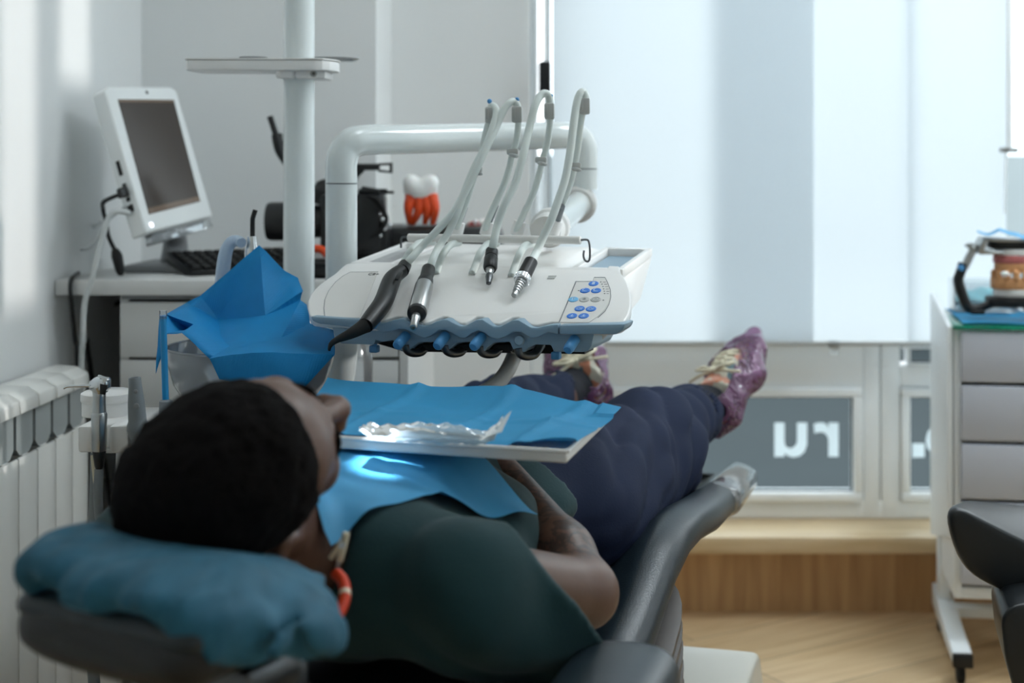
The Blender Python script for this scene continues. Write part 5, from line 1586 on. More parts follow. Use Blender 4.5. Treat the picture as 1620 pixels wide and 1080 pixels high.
b.tube([hA + hy * 0.14 - hz * 0.13 - hx * 0.09, hA + hy * 0.14 - hz * 0.125 + hx * 0.10], 0.014, 14, 1)
b.build('headrest_bracket', M['darksteel'], chair, 40)
MB().tube([hA + hy * 0.16 - hz * 0.13 - hx * 0.115, hA + hy * 0.15 - hz * 0.12 - hx * 0.075, hA + hy * 0.15 - hz * 0.10 - hx * 0.03], [0.016, 0.013, 0.010], 14, 4).build('release_lever', M['chrome'], chair, 60)
MB().tube([hA + hy * 0.17 - hz * 0.13, L(0.0, 0.06, 0.58), L(0.01, 0.3, 0.47)], [0.03, 0.03, 0.03], 14, 4).build('headrest_arm', M['darksteel'], chair, 60)
# pleated rubber sleeve, mast and base
b = MB()
rings = []
nr = 13
for i in range(nr):
    for f_, g in ((0.0, 0.012), (0.12, 0.020), (0.5, 0.020), (0.62, 0.012), (0.70, -0.008), (0.92, -0.008)):
        t = (i + f_) / nr
        zc = 0.17 + (0.475 - 0.17) * t
        ct = L(0.025, 0.60 + 0.02 * t, zc)
        rings.append(superring(ct, V, (U + ZZ * 0.34 * t), 0.268 + g - 0.012 * t, 0.225 + g - 0.03 * t, 40, 3.4))
b.rings(rings)
b.build('pleated_sleeve', M['bellows'], chair, 20)
b = MB()
hexa(b, [L(-0.24, 0.2, 0.20), L(0.32, 0.2, 0.20), L(0.322, 1.28, 0.255), L(-0.24, 1.28, 0.255)], [L(-0.26, 0.15, 0), L(0.34, 0.15, 0), L(0.345, 1.33, 0), L(-0.27, 1.33, 0)], 0.012)
b.build('base_cover', M['beige'], chair, 40)

# ------------------------------------------------------------------ the patient
PH = math.radians(60)
hT = Vector((0.165, -0.955, 0.20)).normalized()
_up = (ZZ - hT * ZZ.dot(hT)).normalized()
_rt = _up.cross(hT).normalized()
hF = (_up * math.cos(PH) + _rt * math.sin(PH)).normalized()
hR = hF.cross(hT).normalized()
SKC = W(356, 750, 1.32)
H0 = SKC + hF * 0.012 - hT * 0.030                      # origin of the head frame: eye level
def HP(x, y, z): return H0 + hR * x + hF * y + hT * z
HM = np.array([_n(hR), _n(hF), _n(hT)])

sR, eR, wR_, hR_ = L(0.175, 0.205, 0.665), W(922, 938, 1.63), Vector((-0.112, 1.822, 0.705)), Vector((-0.190, 1.880, 0.716))
sL, eL, wL_, hL_ = L(-0.200, 0.215, 0.665), L(-0.285, 0.47, 0.610), L(-0.13, 0.66, 0.690), L(-0.05, 0.68, 0.695)
pR, pL = L(0.100, 0.77, 0.610), L(-0.092, 0.77, 0.610)
kR, kL = Vector((0.100, 2.385, 0.632)), L(-0.115, 1.16, 0.640)
aR, aL = W(1114, 644, 2.77), W(908, 618, 2.79)
nb_ = L(0.0, 0.165, 0.690)

def finger(p, pts, r0, r1):
    d = None
    for i in range(len(pts) - 1):
        t0, t1 = i / (len(pts) - 1), (i + 1) / (len(pts) - 1)
        e = cone(p, pts[i], pts[i + 1], r0 + (r1 - r0) * t0, r0 + (r1 - r0) * t1)
        d = e if d is None else smin(d, e, 0.003)
    return d

def hand_fn(p, w, tip, up, side):
    """Relaxed hand lying palm down: from the wrist W towards TIP, UP is the back of the hand, SIDE points to the thumb."""
    w, tip, up = _n(w), _n(tip), _n(up)
    fw = (tip - w) / np.linalg.norm(tip - w)
    up = up - fw * (up @ fw)
    up /= np.linalg.norm(up)
    sd = np.cross(fw, up) * side
    kn = w + fw * 0.085
    d = ecap(p, w + fw * 0.022, w + fw * 0.070, 0.0145, 0.0125, sd, 2.5)
    fl = [(0.030, 0.072, 0.0086), (0.011, 0.080, 0.0090), (-0.010, 0.075, 0.0086), (-0.029, 0.058, 0.0076)]
    for o, ln, r in fl:
        b0 = kn + sd * o * 0.95
        q = [b0 - fw * 0.012, b0 + fw * ln * 0.40 + up * 0.006, b0 + fw * ln * 0.76 - up * 0.004 + sd * o * 0.08, b0 + fw * ln - up * 0.020 + sd * o * 0.1]
        d = smin(d, finger(p, q, r, r * 0.78), 0.006)
    t0 = w + fw * 0.020 + sd * 0.022
    d = smin(d, finger(p, [t0, t0 + fw * 0.026 + sd * 0.020 - up * 0.004, t0 + fw * 0.055 + sd * 0.026 - up * 0.010, t0 + fw * 0.078 + sd * 0.022 - up * 0.014], 0.0125, 0.0085), 0.008)
    return d

def head_fn(p):
    q = (p - _n(H0)) @ HM.T
    d = ell(q, (0, -0.012, 0.030), (0.0745, 0.0945, 0.090))
    d = smin(d, ell(q, (0, 0.028, -0.030), (0.060, 0.062, 0.080)), 0.03)
    d = smin(d, ell(q, (0, 0.035, 0.045), (0.060, 0.052, 0.045)), 0.025)
    for s in (-1, 1):
        d = smin(d, cone(q, (0.054 * s, -0.002, -0.055), (0.012 * s, 0.070, -0.104), 0.014, 0.016), 0.025)
        d = smin(d, ell(q, (0.040 * s, 0.060, -0.032), (0.022, 0.022, 0.022)), 0.020)
        d = smin(d, cone(q, (0.012 * s, 0.084, 0.018), (0.040 * s, 0.070, 0.018), 0.010, 0.009), 0.014)
    d = smin(d, ell(q, (0, 0.078, -0.106), (0.020, 0.016, 0.016)), 0.016)
    for s in (-1, 1):
        d = smax(d, -ell(q, (0.031 * s, 0.096, -0.002), (0.017, 0.014, 0.011)), 0.010)
        d = smin(d, ell(q, (0.031 * s, 0.070, -0.002), (0.015, 0.013, 0.0115)), 0.004)
    d = smin(d, cone(q, (0, 0.086, 0.006), (0, 0.106, -0.036), 0.0085, 0.012), 0.010)
    d = smin(d, ell(q, (0, 0.108, -0.040), (0.013, 0.012, 0.011)), 0.006)
    for s in (-1, 1):
        d = smin(d, ell(q, (0.014 * s, 0.096, -0.043), (0.0095, 0.012, 0.009)), 0.006)
    d = smin(d, ell(q, (0, 0.087, -0.067), (0.024, 0.014, 0.0075)), 0.006)
    d = smin(d, ell(q, (0, 0.085, -0.080), (0.021, 0.014, 0.0085)), 0.005)
    d = smax(d, -ell(q, (0, 0.103, -0.0735), (0.022, 0.008, 0.0014)), 0.003)
    for s in (-1, 1):
        e = ell(q, (0.083 * s, 0.000, -0.012), (0.013, 0.019, 0.033))
        e = smin(e, ell(q, (0.094 * s, -0.012, -0.004), (0.008, 0.013, 0.026)), 0.006)
        e = smax(e, -ell(q, (0.099 * s, 0.006, -0.010), (0.010, 0.010, 0.018)), 0.005)
        e = smin(e, ell(q, (0.085 * s, 0.006, -0.042), (0.008, 0.009, 0.010)), 0.006)
        if s < 0:      # the far ear lies flatter
            e = np.maximum(e, -q[:, 0] - 0.084)
        d = smin(d, e, 0.008)
    return d

def body_fn(p):
    d = head_fn(p)
    d = smin(d, cone(p, HP(0, -0.022, -0.050), nb_, 0.054, 0.058), 0.03)
    # trunk
    t = ecap(p, L(0, 0.22, 0.662), L(0, 0.40, 0.653), 0.076, 0.080, V, 1.75)
    t = smin(t, ecap(p, L(0, 0.40, 0.650), L(0, 0.60, 0.634), 0.078, 0.075, V, 1.65), 0.05)
    t = smin(t, ecap(p, L(0, 0.62, 0.632), L(0, 0.76, 0.620), 0.075, 0.080, V, 1.85), 0.05)
    d = smin(d, t, 0.04)
    for s_, e_, w_, h_, sd in ((sR, eR, wR_, hR_, 1), (sL, eL, wL_, hL_, -1)):
        d = smin(d, cone(p, s_, e_, 0.047, 0.038), 0.03)
        m_ = e_ * 0.72 + w_ * 0.28
        a = smin(cone(p, e_, m_, 0.0365, 0.0415), cone(p, m_, w_, 0.0415, 0.0255), 0.02)
        d = smin(d, a, 0.02)
        d = smin(d, hand_fn(p, w_, h_, (0.12, -0.15, 1), sd), 0.012)
    for h_, k_2, a_ in ((pR, kR, aR), (pL, kL, aL)):
        d = smin(d, cone(p, h_, k_2, 0.078, 0.054), 0.04)
        m_ = k_2 * 0.7 + a_ * 0.3
        d = smin(d, smin(cone(p, k_2, m_, 0.050, 0.052), cone(p, m_, a_, 0.052, 0.036), 0.02), 0.02)
    return d

person = thing('person', 'patient in a dark teal scrub top and navy trousers lying back in the dental chair', 'person', L(0, 0.7, 0.54))
def skinmat():
    m = M['skin']
    nt = m.node_tree
    bs = nt.nodes['Principled BSDF']
    src = bs.inputs['Base Color'].links[0].from_socket
    geo = nt.nodes.new('ShaderNodeNewGeometry')
    # tattoo sleeve: dark curling shapes on the right forearm only
    sub = nt.nodes.new('ShaderNodeVectorMath'); sub.operation = 'SUBTRACT'
    sub.inputs[1].default_value = tuple(eR * 0.52 + wR_ * 0.48)
    nt.links.new(geo.outputs['Position'], sub.inputs[0])
    ln = nt.nodes.new('ShaderNodeVectorMath'); ln.operation = 'LENGTH'
    nt.links.new(sub.outputs[0], ln.inputs[0])
    mr = nt.nodes.new('ShaderNodeMapRange')
    mr.inputs['From Min'].default_value = 0.10
    mr.inputs['From Max'].default_value = 0.125
    mr.inputs['To Min'].default_value = 1.0
    mr.inputs['To Max'].default_value = 0.0
    nt.links.new(ln.outputs['Value'], mr.inputs['Value'])
    no = nt.nodes.new('ShaderNodeTexNoise')
    no.inputs['Scale'].default_value = 26
    no.inputs['Detail'].default_value = 3
    no.inputs['Distortion'].default_value = 2.2
    nt.links.new(geo.outputs['Position'], no.inputs['Vector'])
    cr = nt.nodes.new('ShaderNodeValToRGB')
    e = cr.color_ramp.elements
    e[0].position, e[0].color = 0.40, (0, 0, 0, 1)
    e[1].position, e[1].color = 0.47, (1, 1, 1, 1)
    k = e.new(0.53); k.color = (0.9, 0.9, 0.9, 1)
    k = e.new(0.60); k.color = (0.1, 0.1, 0.1, 1)
    nt.links.new(no.outputs['Fac'], cr.inputs['Fac'])
    mu = nt.nodes.new('ShaderNodeMath'); mu.operation = 'MULTIPLY'
    nt.links.new(cr.outputs['Color'], mu.inputs[0])
    nt.links.new(mr.outputs['Result'], mu.inputs[1])
    m2 = nt.nodes.new('ShaderNodeMath'); m2.operation = 'MULTIPLY'
    m2.inputs[1].default_value = 0.82
    nt.links.new(mu.outputs[0], m2.inputs[0])
    mx = nt.nodes.new('ShaderNodeMix'); mx.data_type = 'RGBA'
    nt.links.new(m2.outputs[0], mx.inputs['Factor'])
    nt.links.new(src, mx.inputs['A'])
    mx.inputs['B'].default_value = (0.030, 0.022, 0.020, 1)
    nt.links.new(mx.outputs['Result'], bs.inputs['Base Color'])
skinmat()
solid('body', body_fn, (-0.72, 1.12, 0.46), (0.36, 2.88, 0.95), 0.0046, M['skin'], person, None, 180, 1)

def hair_fn(p):
    q = (p - _n(H0)) @ HM.T
    n = 0.0018 * vnoise(q, 160) + 0.0026 * vnoise(q, 60, 3)
    d = ell(q, (0, -0.013, 0.031), (0.0825, 0.1055, 0.1005)) + n
    cut = q[:, 1] * 0.90 - q[:, 2] * 0.43 - 0.030
    side = np.maximum(-(q[:, 2] + 0.070), cut)
    d = smax(d, cut, 0.007)
    d = smax(d, -(q[:, 2] + 0.066), 0.010)
    inner = ell(q, (0, -0.012, 0.030), (0.070, 0.090, 0.086))
    d = np.maximum(d, -inner)
    for s in (-1, 1):
        d = smax(d, -ell(q, (0.088 * s, 0.004, -0.018), (0.022, 0.026, 0.038)), 0.006)
    return d
solid('hair', hair_fn, SKC - Vector((0.16, 0.16, 0.16)), SKC + Vector((0.16, 0.16, 0.16)), 0.0032, M['hair'], person, None, 180, 0)
for s in (-1, 1):
    MB().tube([HP(0.014 * s, 0.0940, 0.018), HP(0.030 * s, 0.0905, 0.024), HP(0.048 * s, 0.0730, 0.019)], [0.0024, 0.0030, 0.0016], 8, 4).build('eyebrow', M['hair'], person, 180)

# scrub top
hemR = eR + (sR - eR) * 0.10
def torso_shape(p, g):
    t = ecap(p, L(0, 0.225, 0.664), L(0, 0.40, 0.656), 0.082 + g, 0.088 + g, V, 1.74)
    t = smin(t, ecap(p, L(0, 0.40, 0.653), L(0, 0.60, 0.636), 0.086 + g, 0.082 + g, V, 1.70), 0.05)
    t = smin(t, ecap(p, L(0, 0.60, 0.634), L(0, 0.70, 0.624), 0.082 + g, 0.088 + g, V, 1.85), 0.05)
    return t
def shirt_fn(p):
    w = 0.0045 * vnoise(p @ np.array([[1, 0, 0], [0, 1, 0], [0, 0, 1.6]]), 11, 1) + 0.003 * vnoise(p, 24, 2)
    d = torso_shape(p, 0.012)
    u_ = (p - _n(O0)) @ _n(U)
    v_ = (p - _n(O0)) @ _n(V)
    d = smin(d, ecap(p, L(-0.15, 0.19, 0.672), L(0.14, 0.19, 0.672), 0.060, 0.060, ZZ, 1.1), 0.04)
    # right sleeve: wide and drooping towards the armrest
    dirR = _n(Vector((0.74, 0.24, 0.62)).normalized())
    drp = _n(W(948, 1010, 1.54))
    eS = eR + (eR - sR) * 0.12
    sl = smin(cone(p, sR, eS, 0.072, 0.066), cone(p, _n(sR) + np.array([0.0, -0.01, -0.02]), drp, 0.062, 0.060), 0.04)
    along = (p - _n(W(901, 959, 1.58))) @ dirR
    fo = 0.0065 * np.sin(along * 46 + 9 * v_ + 14 * (p[:, 2] - 0.6) + 2.0 * vnoise(p, 9, 6)) * np.clip(1 + along * 5, 0, 1)
    sl = sl + fo
    sl = np.maximum(sl, along)
    inr = smin(cone(p, sR, eS, 0.060, 0.054), cone(p, _n(sR) + np.array([0.0, -0.01, -0.02]), drp, 0.050, 0.048), 0.04) + w + fo + 0.0035 * (1 - 2 * np.abs(np.sin(34 * v_ - 15 * u_ + 30 * (p[:, 2] - 0.65) + 2.5 * vnoise(p, 7, 12))))
    cav = np.maximum(inr, -(along + 0.030))
    d = smin(d, sl, 0.022)
    dirL = _n((eL - sL).normalized())
    hl_ = _n(sL) + dirL * 0.20
    alL = (p - hl_) @ dirL
    s2 = np.maximum(cone(p, sL, hl_, 0.074, 0.078) + 0.004 * np.sin(alL * 70), alL)
    d = smin(d, s2, 0.035)
    # drag folds running from the shoulder towards the waist
    w = w + 0.0035 * (1 - 2 * np.abs(np.sin(34 * v_ - 15 * u_ + 30 * (p[:, 2] - 0.65) + 2.5 * vnoise(p, 7, 12)))) * np.clip((v_ - 0.02) / 0.08, 0, 1)
    d = d + w
    d = np.maximum(d, -cav)
    d = smax(d, -cone(p, HP(0, -0.02, -0.06), L(0.0, 0.155, 0.700), 0.066, 0.070), 0.006)
    d = np.maximum(d, u_ - 0.585 - 0.006 * np.sin(v_ * 30))
    d = np.maximum(d, -(u_ - 0.085))
    return d
solid('scrub_top', shirt_fn, (-0.72, 1.24, 0.50), (0.20, 2.12, 0.82), 0.0050, M['scrub'], person, None, 180, 1)

# trousers
hemTR = kR + (aR - kR) * 0.80
hemTL = kL + (aL - kL) * 0.75
def trouser_fn(p):
    d = ecap(p, L(0, 0.70, 0.622), L(0, 0.80, 0.618), 0.090, 0.092, V, 1.95)
    d = smin(d, ecap(p, L(0, 0.46, 0.644), L(0, 0.70, 0.624), 0.086, 0.091, V, 1.74), 0.03)
    u_ = (p - _n(O0)) @ _n(U)
    v_ = (p - _n(O0)) @ _n(V)
    for h_, k_2, a_, sd in ((pR, kR, hemTR, 1), (pL, kL, hemTL, -1)):
        leg = smin(cone(p, h_, k_2, 0.104, 0.078), cone(p, k_2, a_, 0.074, 0.056), 0.05)
        da = (a_ - k_2).normalized()
        al_ = (p - _n(a_)) @ _n(da)
        # hanging cloth below the shin and at the knee crest
        leg = smin(leg, cone(p, h_ + V * (0.040 * sd) - ZZ * 0.020, k_2 + V * (0.026 * sd) - ZZ * 0.022, 0.085, 0.062), 0.04)
        leg = smin(leg, cone(p, _n(k_2) + np.array([0, 0, 0.012]), _n(k_2) + np.array([0.01, 0.05, 0.010]), 0.062, 0.060), 0.03)
        ka = (p - _n(k_2)) @ _n(da)
        fold = 0.0060 * (1 - 2 * np.abs(np.sin(ka * 24 - 30 * (p[:, 2] - 0.62) + 16 * v_ + 2.5 * vnoise(p, 7, 5)))) * np.exp(-(ka / 0.22) ** 2)
        fold2 = 0.0045 * (1 - 2 * np.abs(np.sin(34 * (v_ * 0.8 - (p[:, 2] - 0.6) * 0.7) + u_ * 14 + 2.5 * vnoise(p, 5, 8)))) * np.clip(1 - np.abs(ka + 0.30) / 0.28, 0, 1)
        fold3 = 0.0022 * (1 - 2 * np.abs(np.sin(60 * ((p[:, 2] - 0.6) + 0.5 * v_) - u_ * 26 + 3 * vnoise(p, 8, 9))))
        leg = leg + fold + fold2 + fold3
        inner = cone(p, _n(k_2), _n(a_) + _n(da) * 0.1, 0.066, 0.047)
        leg = np.maximum(leg, al_)
        leg = np.maximum(leg, -np.maximum(inner, -(al_ + 0.05)))
        d = smin(d, leg, 0.03)
    d = d + 0.003 * vnoise(p, 16, 4)
    d = np.maximum(d, -(u_ - 0.52))
    return d
solid('trousers', trouser_fn, (-0.42, 1.88, 0.50), (0.34, 2.84, 0.80), 0.0050, M['navy'], person, None, 180, 1)

# feet: sock, sneaker with laces, purple shoe cover
def foot(ank, heel, toe, up_hint, suffix_r):
    fx = (toe - heel).normalized()
    fz = (up_hint - fx * up_hint.dot(fx)).normalized()
    fy = fz.cross(fx).normalized()
    FR = np.array([_n(fx), _n(fy), _n(fz)])
    Lf = (toe - heel).length
    def loc(p): return (p - _n(heel)) @ FR.T
    def shoe(q, g):
        d = ecap(q, (0.005, 0, 0.030), (Lf * 0.5, 0, 0.032), 0.030 + g, 0.030 + g, (0, 1, 0), 1.18)
        d = smin(d, ecap(q, (Lf * 0.5, 0, 0.030), (Lf * 0.86, 0.004, 0.024), 0.031 + g, 0.023 + g, (0, 1, 0), 1.6), 0.03)
        d = smin(d, ecap(q, (0.012, 0, 0.06), (Lf * 0.52, 0, 0.046), 0.034 + g, 0.028 + g, (0, 1, 0), 1.0), 0.03)
        return smax(d, -(q[:, 2] - 0.0 + g), 0.008)
    def foot_fn(p):
        q = loc(p)
        d = cone(p, ank + (ank - heel).normalized() * 0.05, heel + fx * 0.045 + fz * 0.05, 0.040, 0.042)
        return d
    lo = Vector([min(a, b_) for a, b_ in zip(heel, toe)]) - Vector((0.13, 0.13, 0.13))
    hi = Vector([max(a, b_) for a, b_ in zip(heel, toe)]) + Vector((0.13, 0.13, 0.13))
    kd = (ank - (kR if suffix_r else kL)).normalized()
    def sock_fn(p):
        a = cone(p, ank - kd * 0.07, ank + kd * 0.005, 0.043, 0.041)
        a = smin(a, cone(p, ank, heel + fx * 0.055 + fz * 0.035, 0.041, 0.034), 0.02)
        return a + 0.0015 * vnoise(p, 60, 2)
    solid('sock', sock_fn, lo, hi, 0.0046, M['sock'], person, None, 180, 1)
    tong = _n(heel + fx * 0.05 + fz * 0.075)
    def shoe_fn(p):
        q = loc(p)
        d = shoe(q, 0.0)
        d = smin(d, cone(p, heel + fx * 0.03 + fz * 0.045, ank + kd * 0.018, 0.042, 0.047), 0.02)
        al_ = (p - _n(ank)) @ _n(-kd)
        d = np.maximum(d, al_ - 0.006)
        d = np.maximum(d, -np.maximum(cone(p, ank - kd * 0.05, ank + kd * 0.02, 0.0425, 0.0425), -0.5))
        return d
    so_ = solid('shoe', shoe_fn, lo, hi, 0.0040, M['shoe'], person, None, 180, 1)
    # laces across the instep and a bow
    lc = MB()
    def top(x, y):
        z = 0.11
        for _ in range(60):
            if shoe(np.array([[x, y, z]]), 0.0)[0] < 0.001:
                break
            z -= 0.002
        return heel + fx * x + fy * y + fz * (z + 0.004)
    for k in range(5):
        x = Lf * (0.34 + 0.065 * k)
        for sg in (1, -1):
            lc.tube([top(x, 0.024 * sg), top(x + 0.006, 0.010 * sg), top(x + 0.013, -0.012 * sg), top(x + 0.019, -0.024 * sg)], 0.0032, 8, 4, flat=0.6, up=fz)
    bw = heel + fx * Lf * 0.33 + fz * 0.086
    for sg in (1, -1):
        lc.tube([bw, bw + fy * 0.022 * sg + fz * 0.010 + fx * 0.004, bw + fy * 0.044 * sg + fz * 0.004 + fx * 0.008, bw + fy * 0.026 * sg + fz * 0.012 - fx * 0.006, bw], 0.0032, 8, 5)
        lc.tube([bw, bw + fy * 0.03 * sg + fz * 0.004 - fx * 0.012, bw + fy * 0.060 * sg - fz * 0.006 - fx * 0.012], 0.003, 8, 4)
    lc.ball(bw, 0.007, 10)
    lc.build('laces', M['lace'], so_, 180)
    def cover_fn(p):
        q = loc(p)
        n = 0.0030 * np.sin(q[:, 1] * 120 + q[:, 0] * 30 + 4 * vnoise(q, 18)) * np.cos(q[:, 0] * 24) + 0.0035 * vnoise(q, 30, 6)
        d = shoe(q, 0.008) + n
        d = smin(d, ell(q, (Lf * 1.0, 0.0, 0.026), (0.030, 0.022, 0.016)), 0.02)
        d = np.maximum(d, -(shoe(q, 0.0055) + n * 0.9))
        op = ecap(q, (0.03, 0, 0.12), (Lf * 0.52, 0, 0.095), 0.052, 0.036, (0, 1, 0), 1.12) + n * 1.5
        return smax(d, -op, 0.003)
    solid('shoe_cover', cover_fn, lo, hi, 0.0032, M['cover'], person, None, 180, 0)
foot(aR, W(1147, 681, 2.765), W(1199, 548, 2.945), (aR - W(1140, 672, 2.765)) * 1.0 + Vector((-0.35, -0.3, 0.45)), True)
foot(aL, W(938, 648, 2.80), W(893, 536, 2.93), Vector((0.0, -0.9, 0.3)), False)

# floral patches on the sneakers
def floral():
    m = M['shoe']
    nt = m.node_tree
    bs = nt.nodes['Principled BSDF']
    tc = nt.nodes.new('ShaderNodeTexCoord')
    vo = nt.nodes.new('ShaderNodeTexVoronoi')
    vo.inputs['Scale'].default_value = 58
    nt.links.new(tc.outputs['Object'], vo.inputs['Vector'])
    cr = nt.nodes.new('ShaderNodeValToRGB')
    cr.color_ramp.interpolation = 'CONSTANT'
    e = cr.color_ramp.elements
    e[0].position, e[0].color = 0.0, (*rgb(196, 132, 104), 1)
    e[1].position, e[1].color = 0.22, (*rgb(200, 196, 180), 1)
    for ps, c in ((0.55, rgb(96, 120, 128)), (0.68, rgb(206, 200, 184)), (0.86, rgb(206, 150, 130))):
        k = e.new(ps); k.color = (*c, 1)
    sp_ = nt.nodes.new('ShaderNodeSeparateColor')
    nt.links.new(vo.outputs['Color'], sp_.inputs['Color'])
    nt.links.new(sp_.outputs['Red'], cr.inputs['Fac'])
    nt.links.new(cr.outputs['Color'], bs.inputs['Base Color'])
floral()

# ------------------------------------------------------------------ pillow, bib, bib clip
PC = hA + hy * 0.11 + hx * 0.002
PMX = np.array([_n(hx), _n(hy), _n(ZZ)])
def pillow_fn(p):
    q = (p - _n(PC)) @ PMX.T
    x, y, z = q[:, 0], q[:, 1], q[:, 2]
    rr = np.clip((x - 0.055) / 0.06, 0, 1)
    rr = rr * rr * (3 - 2 * rr)
    th = 0.018 + 0.10 * np.clip(-x - 0.03, 0, 0.09) + 0.022 * rr - 0.06 * np.clip(y, -0.09, 0.09)
    zc = th - 0.008 - 0.058 * rr - 0.22 * np.clip(y + 0.01, 0, 0.1) * np.clip((x + 0.01) / 0.05, 0, 1)
    e = np.power(np.abs(x / 0.124), 3.2) + np.power(np.abs((y + 0.008) / 0.110), 2.8) + np.power(np.abs((z - zc) / np.maximum(th, 0.006)), 2.4)
    d = (np.power(np.maximum(e, 1e-9), 1 / 2.6) - 1) * 0.05
    n = 0.006 * np.sin(x * 60 + z * 30 + 5 * vnoise(q, 9, 2)) * vnoise(q, 12, 7) + 0.005 * vnoise(q * np.array([1.6, 1, 0.6]), 22, 1) + 0.0042 * vnoise(q * np.array([2.2, 0.8, 0.8]), 46, 4)
    d = d + n
    # the head sinks in
    return smax(d, -ell((p - _n(H0)) @ HM.T, (0, -0.013, 0.031), (0.086, 0.107, 0.102)), 0.02)
pl = solid('pillow', pillow_fn, PC - Vector((0.26, 0.26, 0.16)), PC + Vector((0.26, 0.26, 0.16)), 0.0045, M['pillow'], None, None, 180, 1)
tag(recenter(pl), 'crinkled teal covered pillow under the patient head on the headrest', 'pillow')

def top_of(fn, x, y, z0=0.86, z1=0.60):
    zs_ = np.linspace(z0, z1, 60)
    P = np.stack([np.full(60, x), np.full(60, y), zs_], 1)
    d = fn(P)
    k = np.argmax(d < 0)
    return zs_[k] if d[k] < 0 else z1
cA, cB, cC, cD = L(0.060, 0.115, 0), L(0.195, 0.375, 0), L(-0.15, 0.555, 0), L(-0.285, 0.285, 0)
NU, NV = 44, 34
hm = np.zeros((NU + 1, NV + 1))
pos = {}
for i in range(NU + 1):
    for j in range(NV + 1):
        u, v = i / NU, j / NV
        q = cA * (1 - u) * (1 - v) + cB * u * (1 - v) + cD * (1 - u) * v + cC * u * v
        pos[i, j] = q
        hm[i, j] = top_of(lambda P: np.minimum(shirt_fn(P), body_fn(P)), q.x, q.y, 0.772, 0.66)
for _ in range(9):
    g = np.pad(hm, 1, mode='edge')
    hm = np.maximum(hm, (g[:-2, 1:-1] + g[2:, 1:-1] + g[1:-1, :-2] + g[1:-1, 2:]) / 4)
def bib(u, v):
    i, j = int(round(u * NU)), int(round(v * NV))
    q = pos[i, j]
    z = hm[i, j] + 0.006
    for c in (0.33, 0.67):
        z += 0.003 * max(0, 1 - abs(v - c) / 0.04)
    z += 0.003 * max(0, 1 - abs(u - 0.5) / 0.04)
    z += 0.003 * math.sin(u * 9 + 1) * math.sin(v * 7) + 0.006 * max(0, 0.10 - v) / 0.10 * math.sin(u * 15)
    return Vector((q.x, q.y, z))
tag(recenter(MB().sheet(bib, NU, NV, 0.0006).build('dental_bib', M['bibpaper'], None, 30)), 'blue paper dental bib covering the patient chest below the tray', 'bib')

bc_ = thing('bib_clip', 'ivory bib clip on an orange coiled cord beside the patient neck', 'clip', W(540, 860, 1.36))
cD_ = 1.375
def jaw(a, b_, w, m, nm):
    a, b_ = W(*a, cD_), W(*b_, cD_)
    d = (b_ - a)
    sd = d.normalized().cross(Vector((0, 1, 0))).normalized()
    MB().box((a + b_) / 2, (d.length, w, 0.006), (d.normalized(), sd, Vector((0, -1, 0)).cross(d.normalized()).cross(d.normalized()) * 0 + d.normalized().cross(sd)), 0.0012).build(nm, m, bc_, 40)
jaw((548, 842), (537, 888), 0.0065, M['ivory'], 'clip_jaw')
jaw((546, 848), (523, 883), 0.0050, M['ivory'], 'clip_jaw')
MB().cyl(W(541, 862, cD_ - 0.008), W(541, 862, cD_ + 0.004), 0.0035, None, 12).build('spring_pin', M['steel'], bc_, 40)
MB().tube([W(536, 889, cD_), W(533, 902, cD_), W(532, 908, cD_)], [0.002, 0.0022, 0.003], 10, 3).build('link', M['steel'], bc_, 60)
core = bez([W(531, 906, 1.37), W(542, 918, 1.36), W(546, 938, 1.345), W(541, 960, 1.33), W(527, 982, 1.31), W(505, 998, 1.29), W(470, 1010, 1.29)], 26)
cc = MB()
pts_ = []
for i, p in enumerate(core):
    t = (core[min(i + 1, len(core) - 1)] - core[max(i - 1, 0)]).normalized()
    n1 = t.cross(Vector((0, 1, 0))).normalized()
    n2 = t.cross(n1)
    for k in range(2):
        a = PI * k + i * 0.0
        pts_.append(p + (n1 * math.cos(a) + n2 * math.sin(a)) * 0.0030 + n2 * (0.003 if k else -0.003))
cc.tube(core, 0.0048, 12, 1)
for i in range(2, len(core) - 2, 2):
    t = (core[i + 1] - core[i - 1]).normalized()
    cc.torus(core[i], t, 0.0046, 0.0011, 14, 6)
cc.build('coiled_cord', M['orange'], bc_, 180)
t = (core[54] - core[50]).normalized()
MB().lathe(core[52] - t * 0.002, t, [(0, 0.0056), (0.005, 0.0058), (0.006, 0.005)], 14).build('cord_bead', M['ivory'], bc_, 40)
# ------------------------------------------------------------------ drawer cabinet at the right with its things
CA = math.radians(7.5)
ux = Vector((math.cos(CA), -math.sin(CA), 0))
uy = Vector((math.sin(CA), math.cos(CA), 0))
C0 = Vector(((1506 - VX) / F * 3.05, 3.05, 0))          # near left bottom corner
def CP(x, y, z): return C0 + ux * x + uy * y + ZZ * z
CH = 0.757
AXC = (ux, uy, ZZ)
cabr = thing('drawer_cabinet', 'grey fronted drawer cabinet on a white wheeled stand by the window', 'cabinet', CP(0.22, 0.16, 0))
def cbox(mb, x0, x1, y0, y1, z0, z1, bv=0.002):
    return mb.box(CP((x0 + x1) / 2, (y0 + y1) / 2, (z0 + z1) / 2), (x1 - x0, y1 - y0, z1 - z0), AXC, bv)
m = MB()
cbox(m, 0.004, 0.020, 0.0, 0.33, 0.17, CH - 0.008)
cbox(m, 0.42, 0.436, 0.0, 0.33, 0.17, CH - 0.008)
cbox(m, 0.020, 0.42, 0.31, 0.33, 0.17, CH - 0.008)
cbox(m, 0.020, 0.42, 0.0, 0.33, 0.17, 0.195)
cbox(m, 0.020, 0.42, 0.0, 0.33, CH - 0.02, CH - 0.008)
m.build('body', M['cabinetside'], cabr, 40)
